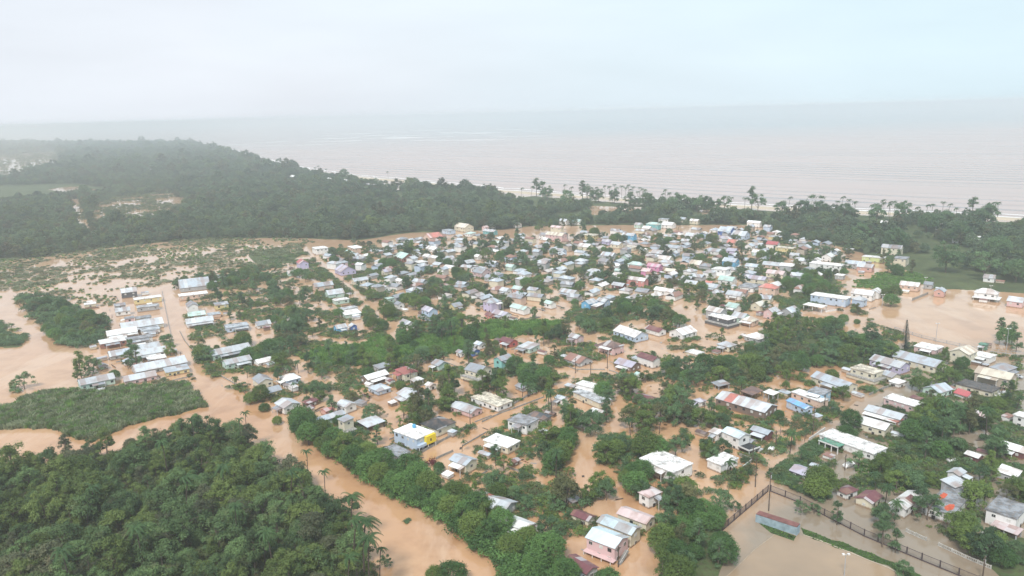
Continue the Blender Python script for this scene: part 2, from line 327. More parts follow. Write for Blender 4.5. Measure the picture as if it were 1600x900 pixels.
# land that stands above the flood, outlined by picture points
LAND = {
 'forest_near': [(-80, 748), (20, 738), (110, 722), (190, 712), (250, 684), (330, 676), (370, 690), (440, 732), (500, 780), (550, 835), (585, 900), (610, 1100), (-200, 1100)],
 'forest_far_left': [(-900, 216.5), (300, 226), (430, 262), (560, 285), (760, 302), (830, 318), (830, 354), (780, 360), (640, 364), (560, 376), (440, 372), (300, 374), (150, 390), (0, 412), (-900, 470)],
 'forest_right': [(800, 303), (900, 309), (1000, 317), (1200, 329), (1600, 348), (2600, 390), (2600, 470), (1660, 462), (1560, 457), (1450, 452), (1430, 430), (1400, 415), (1320, 388), (1230, 368), (1185, 352), (1100, 352), (960, 352), (830, 354)],
 'reeds': [(-60, 652), (30, 632), (100, 612), (200, 606), (290, 600), (318, 622), (322, 640), (262, 652), (190, 668), (140, 686), (70, 668), (-60, 668)],
 'islet': [(-60, 500), (10, 505), (22, 522), (42, 540), (40, 545), (-60, 542)],
 'left_bank': [(30, 462), (90, 470), (130, 490), (165, 495), (165, 530), (120, 545), (90, 540), (60, 505), (48, 490)],
 'green_strip': [(470, 566), (500, 540), (560, 535), (700, 524), (740, 510), (880, 498), (890, 512), (780, 528), (660, 560), (560, 572)],
 'verge': [(1330, 446), (1350, 434), (1440, 424), (1455, 440), (1400, 452)],
 'garden_right': [(1395, 692), (1500, 694), (1500, 722), (1430, 724), (1380, 748), (1345, 742), (1350, 722)],
 'garden_low_right': [(1500, 600), (1560, 590), (1500, 575), (1470, 570), (1440, 585)],
 'canal_bank': [(440, 640), (470, 645), (600, 735), (700, 775), (800, 820), (900, 900), (960, 1000), (830, 1000), (770, 880), (690, 820), (600, 770), (500, 700), (450, 665)],
 'corner_right': [(1010, 1000), (1015, 900), (1030, 830), (1060, 800), (1120, 815), (1140, 850), (1130, 905), (1100, 1000)],
 'mid_wood': [(1130, 575), (1200, 530), (1290, 515), (1390, 548), (1400, 565), (1320, 572), (1240, 578), (1150, 590)],
 'east_plot': [(1230, 470), (1225, 430), (1260, 415), (1310, 430), (1320, 460), (1290, 478)],
 'far_bank': [(380, 395), (440, 385), (470, 398), (460, 412), (400, 415)],
 'garden_far_right': [(1440, 640), (1500, 625), (1560, 640), (1540, 680), (1430, 690), (1410, 670)],
 'corner_low': [(1500, 860), (1520, 820), (1700, 860), (1700, 1000), (1590, 930)],
}
HOLES = [[(108, 312), (124, 310), (142, 362), (124, 362)], [(138, 352), (148, 325), (175, 309), (262, 302), (295, 316), (285, 338), (200, 354)], [(-300, 246), (0, 243), (90, 236), (96, 256), (60, 272), (0, 282), (-300, 300)],
         [(88, 296), (110, 292), (142, 296), (120, 300)], [(925, 322), (1000, 324), (1008, 336), (925, 336)], [(1095, 328), (1165, 331), (1170, 341), (1098, 341)], [(-20, 314), (10, 310), (20, 315), (0, 318)], [(600, 292), (630, 294), (600, 299), (560, 300)]]
NO_TREES = [[(-80, 292), (120, 288), (190, 298), (60, 313), (-80, 316)], [(560, 292), (640, 287), (650, 295), (580, 302)]]
def land_mask(X, Y, wob=1.0):
    px, py = pr_np(X, Y); q = np.maximum(np.hypot(X, Y), 100)
    px = px + fbm(X, Y, 22, 3) * 9000 / q * wob * .35; py = py + fbm(X, Y, 18, 5) * 260000 / q ** 1.75 * wob * .42
    m = np.zeros(X.shape, bool)
    for k, p in LAND.items(): m |= inpoly(px, py, p)
    for p in HOLES: m &= ~inpoly(px, py, p)
    return m
def ground_z(X, Y):
    m = land_mask(X, Y).astype(float)
    m2 = m.copy(); m2[1:-1, 1:-1] = (m[1:-1, 1:-1] * 2 + m[:-2, 1:-1] + m[2:, 1:-1] + m[1:-1, :-2] + m[1:-1, 2:]) / 6
    return -1.5 + m2 * 1.85 + fbm(X, Y, 14, 8) * .22
def ground_mat():
    a = N("ground_cover"); P = a.pos(); n1 = a.noise(P, .05, 5, .6); n2 = a.noise(P, .7, 4, .6)
    x = a.mix(a.ramp(n1, .4, .6), (.05, .075, .03), (.085, .115, .045)); x = a.mix(a.math('MULTIPLY', a.ramp(n2, .45, .7), .7), x, (.075, .06, .04))
    a.bump(n2, .8, .4); return a.fin(x, .95, .15)
GMAT = ground_mat()
grid_sheet("ground", np.arange(-420, 640, 3.5), np.arange(150, 1010, 3.5), ground_z, GMAT)
def far_z(X, Y):
    z = ground_z(X, Y); ins = (X > -410) & (X < 630) & (Y < 1000); z[ins] = -3; return z
grid_sheet("far_ground", np.concatenate([np.arange(-9000, -1500, 120), np.arange(-1500, 1500, 16)]), np.concatenate([np.arange(160, 1800, 16), np.arange(1800, 9000, 90)]), far_z, GMAT)
# ------------------------------------------------------------------ vegetation meshes
def leaf_cloud(cent, rad, per, size, rg, flat=.6, up=.5):
    """leaf-sized quads spread over the shells of many clumps"""
    V = []; cent = np.asarray(cent, float); k = len(cent); n = k * per
    c = np.repeat(cent, per, 0); r = np.repeat(np.asarray(rad, float), per)
    d = rg.normal(size=(n, 3)); d /= np.linalg.norm(d, axis=1)[:, None]; d[:, 2] = np.where(d[:, 2] < -.35, -d[:, 2], d[:, 2])
    rr = r * rg.uniform(.45, 1.08, n) ** .6; stray = rg.random(n) < .20; rr = np.where(stray, r * rg.uniform(1.0, 1.65, n), rr)
    p = c + d * rr[:, None] * np.array([1, 1, flat])
    nn = d + np.array([0, 0, up]) + rg.normal(size=(n, 3)) * .55; nn /= np.linalg.norm(nn, axis=1)[:, None]
    t = np.cross(nn, rg.normal(size=(n, 3))); t /= np.linalg.norm(t, axis=1)[:, None]; bb = np.cross(nn, t)
    s = size * rg.uniform(.6, 1.35, n)[:, None]; l = s * np.where(stray, 1.35, .95)[:, None]; w_ = s * np.where(stray, .34, .5)[:, None]
    q = np.stack([p - t * l, p - bb * w_ + nn * s * .12, p + t * l, p + bb * w_ + nn * s * .12], 1).reshape(-1, 3)
    return q, np.arange(n * 4).reshape(n, 4)
def crown_points(kind, rg):
    """clump centres and radii for a crown about 9 m tall, 4.5 m in radius"""
    P = []; Rr = []
    if kind == 'forest':
        k = 22
        for i in range(k):
            th = rg.uniform(0, 6.283); u = math.sqrt(rg.uniform(0.02, 1)); z = 8.6 - 3.6 * u ** 1.7 + rg.uniform(-1.0, .7)
            P.append((4.0 * u * math.cos(th), 4.0 * u * math.sin(th), z)); Rr.append(rg.uniform(.45, 1.4))
        for i in range(11):
            th = rg.uniform(0, 6.283); q_ = rg.uniform(1.6, 3.3); P.append((q_ * math.cos(th), q_ * math.sin(th), rg.uniform(2.2, 5.2))); Rr.append(rg.uniform(.9, 1.4))
    elif kind == 'dense':
        k = 46
        for i in range(k):
            z = 1 - 2 * (i + .5) / k * .74; th = i * 2.39996; s = math.sqrt(max(0, 1 - z * z)); rr = rg.uniform(.80, 1.0)
            P.append((3.7 * rr * s * math.cos(th), 3.7 * rr * s * math.sin(th), 4.3 + 3.4 * rr * z)); Rr.append(rg.uniform(.75, 1.2))
    elif kind == 'airy':
        for i in range(21):
            th = rg.uniform(0, 6.283); u = math.sqrt(rg.uniform(.02, 1)); P.append((3.9 * u * math.cos(th), 3.9 * u * math.sin(th), 8.2 - 3.4 * u * u + rg.uniform(-2.6, .8))); Rr.append(rg.uniform(.55, 1.15))
    elif kind == 'tall':
        for i in range(26):
            z = rg.uniform(3, 13.5); w = 2.6 * math.sin(max(0.1, min(1, (14.5 - z) / 8)) * 1.57) + .3; th = rg.uniform(0, 6.283); u = rg.uniform(.3, 1)
            P.append((w * u * math.cos(th), w * u * math.sin(th), z)); Rr.append(rg.uniform(.7, 1.2))
    elif kind == 'bush':
        for i in range(9):
            th = rg.uniform(0, 6.283); u = math.sqrt(rg.uniform(0, 1)); P.append((1.1 * u * math.cos(th), 1.1 * u * math.sin(th), .95 - .4 * u + rg.uniform(-.2, .3))); Rr.append(rg.uniform(.4, .65))
    return P, Rr
PERQ = dict(forest=(150, .25, .85), dense=(140, .22, .9), airy=(130, .24, .8), tall=(140, .25, .8), bush=(42, .17, .8))
def make_crown(kind, seed, lod=1.0):
    rg = np.random.default_rng(seed); P, Rr = crown_points(kind, rg); per, size, flat = PERQ[kind]
    if lod < 1: per = max(8, int(per * lod)); size = size / math.sqrt(lod) * .92
    V, Fq = leaf_cloud(P, Rr, per, size, rg, flat); return np_mesh(kind + "_crown", V, Fq), P
def make_trunk(kind, P, seed):
    rg = random.Random(seed); b = MB(); h = {'forest': 5.5, 'dense': 3.4, 'airy': 4.8, 'tall': 12, 'bush': .5}[kind]; r = {'forest': .2, 'dense': .28, 'airy': .2, 'tall': .24, 'bush': .07}[kind]
    bend = (rg.uniform(-.5, .5), rg.uniform(-.5, .5)); pts = [(bend[0] * t * t, bend[1] * t * t, -2 + (h + 2) * t) for t in (0, .35, .7, 1)]
    b.tube(pts, [r * 1.35, r, r * .8, r * .45], 6)
    sel = sorted(P, key=lambda q: rg.random())[:9 if kind != 'bush' else 3]
    for q in sel:
        t = rg.uniform(.55, 1); s = Vector((bend[0] * t * t, bend[1] * t * t, -2 + (h + 2) * t)); e = Vector(q)
        if e.z < s.z - 1: continue
        mid = s.lerp(e, .5) + Vector((0, 0, .25)); b.tube([s, mid, e], [r * .5, r * .32, r * .12], 4)
    return b.mesh("trunk")
TREES = {}
for kd, nv in (('forest', 7), ('dense', 4), ('airy', 5), ('tall', 4), ('bush', 4)):
    TREES[kd] = []
    for i in range(nv):
        me, P = make_crown(kd, 100 + i * 7 + len(kd)); TREES[kd].append((me, make_trunk(kd, P, i)))
def palm_meshes(seed, nf=21, wind=.0, L_=3.6, h=9.0, lean=.9, r=.17):
    rg = random.Random(seed); V = []; F = []; top = Vector((lean, 0, h))
    for k in range(nf):
        th = k * 2.39996 + rg.uniform(-.2, .2); el = rg.uniform(-.25, .95); Lf = L_ * rg.uniform(.85, 1.12)
        d = Vector((math.cos(th), math.sin(th), 0)); p = top.copy(); v = d * math.cos(el) + Vector((0, 0, math.sin(el))); prev = None; ns = 9
        for i in range(ns + 1):
            t = i / ns; side = v.cross(Vector((0, 0, 1)))
            side = side.normalized() if side.length > .05 else Vector((-d.y, d.x, 0)); w_ = .62 * math.sin(min(1, t * 2.2 + .12) * 1.57) * (1 - t * .75) * L_ / 3.6
            if i and i < ns + 1:
                dn = Vector((0, 0, -1))
                for sg in (-1, 1):
                    for q in (0, .33, .66):
                        a = prev.lerp(p, q); b_ = prev.lerp(p, q + .26); tip = a.lerp(b_, .5) + side * sg * w_ + v * .35 * w_ + dn * w_ * .75
                        n0 = len(V); V += [tuple(a), tuple(b_), tuple(tip + v * .06), tuple(tip - v * .02)]; F.append((n0, n0 + 1, n0 + 2, n0 + 3))
                n0 = len(V); s2 = side * .035; V += [tuple(prev - s2), tuple(prev + s2), tuple(p + s2), tuple(p - s2)]; F.append((n0, n0 + 1, n0 + 2, n0 + 3))
            prev = p.copy(); p = p + v * (Lf / ns); v = (v + Vector((wind * .20, 0, -.24 - .10 * t))).normalized()
    cr = MB().add(V, F).mesh("palm_crown")
    b = MB(); pts = [(lean * (t ** 1.8), 0, -2 + (h + 2) * t) for t in (0, .2, .4, .6, .8, 1)]; b.tube(pts, [r * 1.5, r * 1.1, r, r * .9, r * .85, r * 1.1], 7)
    return cr, b.mesh("palm_trunk")
PALMS = [palm_meshes(i, wind=wd, lean=ln) for i, (wd, ln) in enumerate([(0, .5), (.9, 1.0), (1.3, 1.4), (.4, -.6)])]
PALMS_THIN = [palm_meshes(20 + i, nf=13, wind=.6, L_=3.0, h=13.0, lean=ln, r=.15) for i, ln in enumerate([1.2, -.8, .3])]
# norfolk pine
def pine_meshes(h=14):
    rg = random.Random(3); V = []; F = []; z = 2.0
    while z < h:
        Lb = 2.6 * (1 - (z / h)) ** .8 + .25
        for k in range(7):
            th = k * .8976 + rg.uniform(-.2, .2); d = Vector((math.cos(th), math.sin(th), 0)); s = Vector((-d.y, d.x, 0))
            for j in range(5):
                a = Vector((0, 0, z)) + d * Lb * j / 5 + Vector((0, 0, -.05 * j)); e = a + d * Lb / 5 * 1.2; w_ = .28 * (1.2 - j / 6)
                n0 = len(V); V += [tuple(a - s * w_), tuple(a + s * w_), tuple(e + s * w_ * .8 + Vector((0, 0, .1))), tuple(e - s * w_ * .8 + Vector((0, 0, -.1)))]; F.append((n0, n0 + 1, n0 + 2, n0 + 3))
        z += .55
    return MB().add(V, F).mesh("needle_crown"), MB().tube([(0, 0, -2), (0, 0, h * .5), (0, 0, h + .3)], [.25, .16, .03], 6).mesh("pine_trunk")
PINE = pine_meshes()
def put_tree(name, meshes, leaf, x, y, sc, label, cat, group, rz=None, z=-.3, sz=None, bark=None):
    t = thing(name, label, cat, (x, y, z), random.uniform(0, 6.28) if rz is None else rz, group, (sc, sc, sz or sc * random.uniform(.88, 1.15)))
    for nm, me, mt in (("crown", meshes[0], leaf), ("trunk", meshes[1], bark or BARK)):
        c = bpy.data.objects.new(nm, me); COL.objects.link(c); c.parent = t
        if not me.materials: me.materials.append(mt)
        if me.materials[0] != mt: c.material_slots[0].link = 'OBJECT'; c.material_slots[0].material = mt
    return t
# scattering for the growth nobody could count
def scatter(name, pts, scales, src, zs=None, kind='stuff'):
    """one object: real geometry instanced on points by a node group"""
    sc_col = bpy.data.collections.new(name + "_sources")
    for i, (me, mt) in enumerate(src):
        if not me.materials: me.materials.append(mt)
        so_ = bpy.data.objects.new(name + "_source", me); sc_col.objects.link(so_)
    me = bpy.data.meshes.new(name); n = len(pts); me.vertices.add(n); P3 = np.zeros((n, 3), np.float32); P3[:, :2] = np.asarray(pts)[:, :2]
    P3[:, 2] = 0 if zs is None else zs; me.vertices.foreach_set("co", P3.ravel())
    at = me.attributes.new("sc", 'FLOAT_VECTOR', 'POINT'); s = np.asarray(scales, np.float32)
    if s.ndim == 1: s = np.stack([s, s, s * RNG.uniform(.8, 1.2, n)], 1)
    at.data.foreach_set("vector", s.astype(np.float32).ravel())
    at = me.attributes.new("rt", 'FLOAT_VECTOR', 'POINT'); r = np.zeros((n, 3), np.float32); r[:, 2] = RNG.uniform(0, 6.28, n); at.data.foreach_set("vector", r.ravel())
    at = me.attributes.new("ix", 'INT', 'POINT'); at.data.foreach_set("value", RNG.integers(0, len(src), n).astype(np.int32))
    o = link(name, me); tag(o, kind=kind)
    ng = bpy.data.node_groups.new(name + "_scatter", 'GeometryNodeTree'); ng.interface.new_socket("Geometry", in_out='INPUT', socket_type='NodeSocketGeometry'); ng.interface.new_socket("Geometry", in_out='OUTPUT', socket_type='NodeSocketGeometry')
    gi = ng.nodes.new('NodeGroupInput'); go = ng.nodes.new('NodeGroupOutput'); ip = ng.nodes.new('GeometryNodeInstanceOnPoints'); ci = ng.nodes.new('GeometryNodeCollectionInfo')
    ci.inputs[0].default_value = sc_col; ci.inputs['Separate Children'].default_value = True; ci.inputs['Reset Children'].default_value = True
    ip.inputs['Pick Instance'].default_value = True
    def attr(nm, ty):
        a = ng.nodes.new('GeometryNodeInputNamedAttribute'); a.data_type = ty; a.inputs[0].default_value = nm; return a.outputs[0]
    l = ng.links.new; l(gi.outputs[0], ip.inputs['Points']); l(ci.outputs[0], ip.inputs['Instance']); l(attr("ix", 'INT'), ip.inputs['Instance Index'])
    l(attr("rt", 'FLOAT_VECTOR'), ip.inputs['Rotation']); l(attr("sc", 'FLOAT_VECTOR'), ip.inputs['Scale']); l(ip.outputs[0], go.inputs[0])
    md = o.modifiers.new("scatter", 'NODES'); md.node_group = ng; return o
def poly_bounds(poly):
    P = [g(x, max(y, 212)) for x, y in poly]; return min(p.x for p in P), max(p.x for p in P), min(p.y for p in P), max(p.y for p in P)
def grid_pts(x0, x1, y0, y1, step, seed=0):
    rg = np.random.default_rng(seed); X, Y = np.meshgrid(np.arange(x0, x1, step), np.arange(y0, y1, step)); X = X + rg.uniform(-.45, .45, X.shape) * step; Y = Y + rg.uniform(-.45, .45, Y.shape) * step
    return np.stack([X.ravel(), Y.ravel()], 1)
def in_px(P, poly, wob=0.0):
    px, py = pr_np(P[:, 0], P[:, 1])
    if wob: px = px + fbm(P[:, 0], P[:, 1], 16, 90) * 22 * wob; py = py + fbm(P[:, 0], P[:, 1], 13, 91) * 11 * wob
    return inpoly(px, py, poly)
def on_land(P):
    px, py = pr_np(P[:, 0], P[:, 1]); m_ = np.zeros(len(P), bool)
    for k, p in LAND.items(): m_ |= inpoly(px, py, p)
    for p in HOLES + NO_TREES: m_ &= ~inpoly(px, py, p)
    return m_
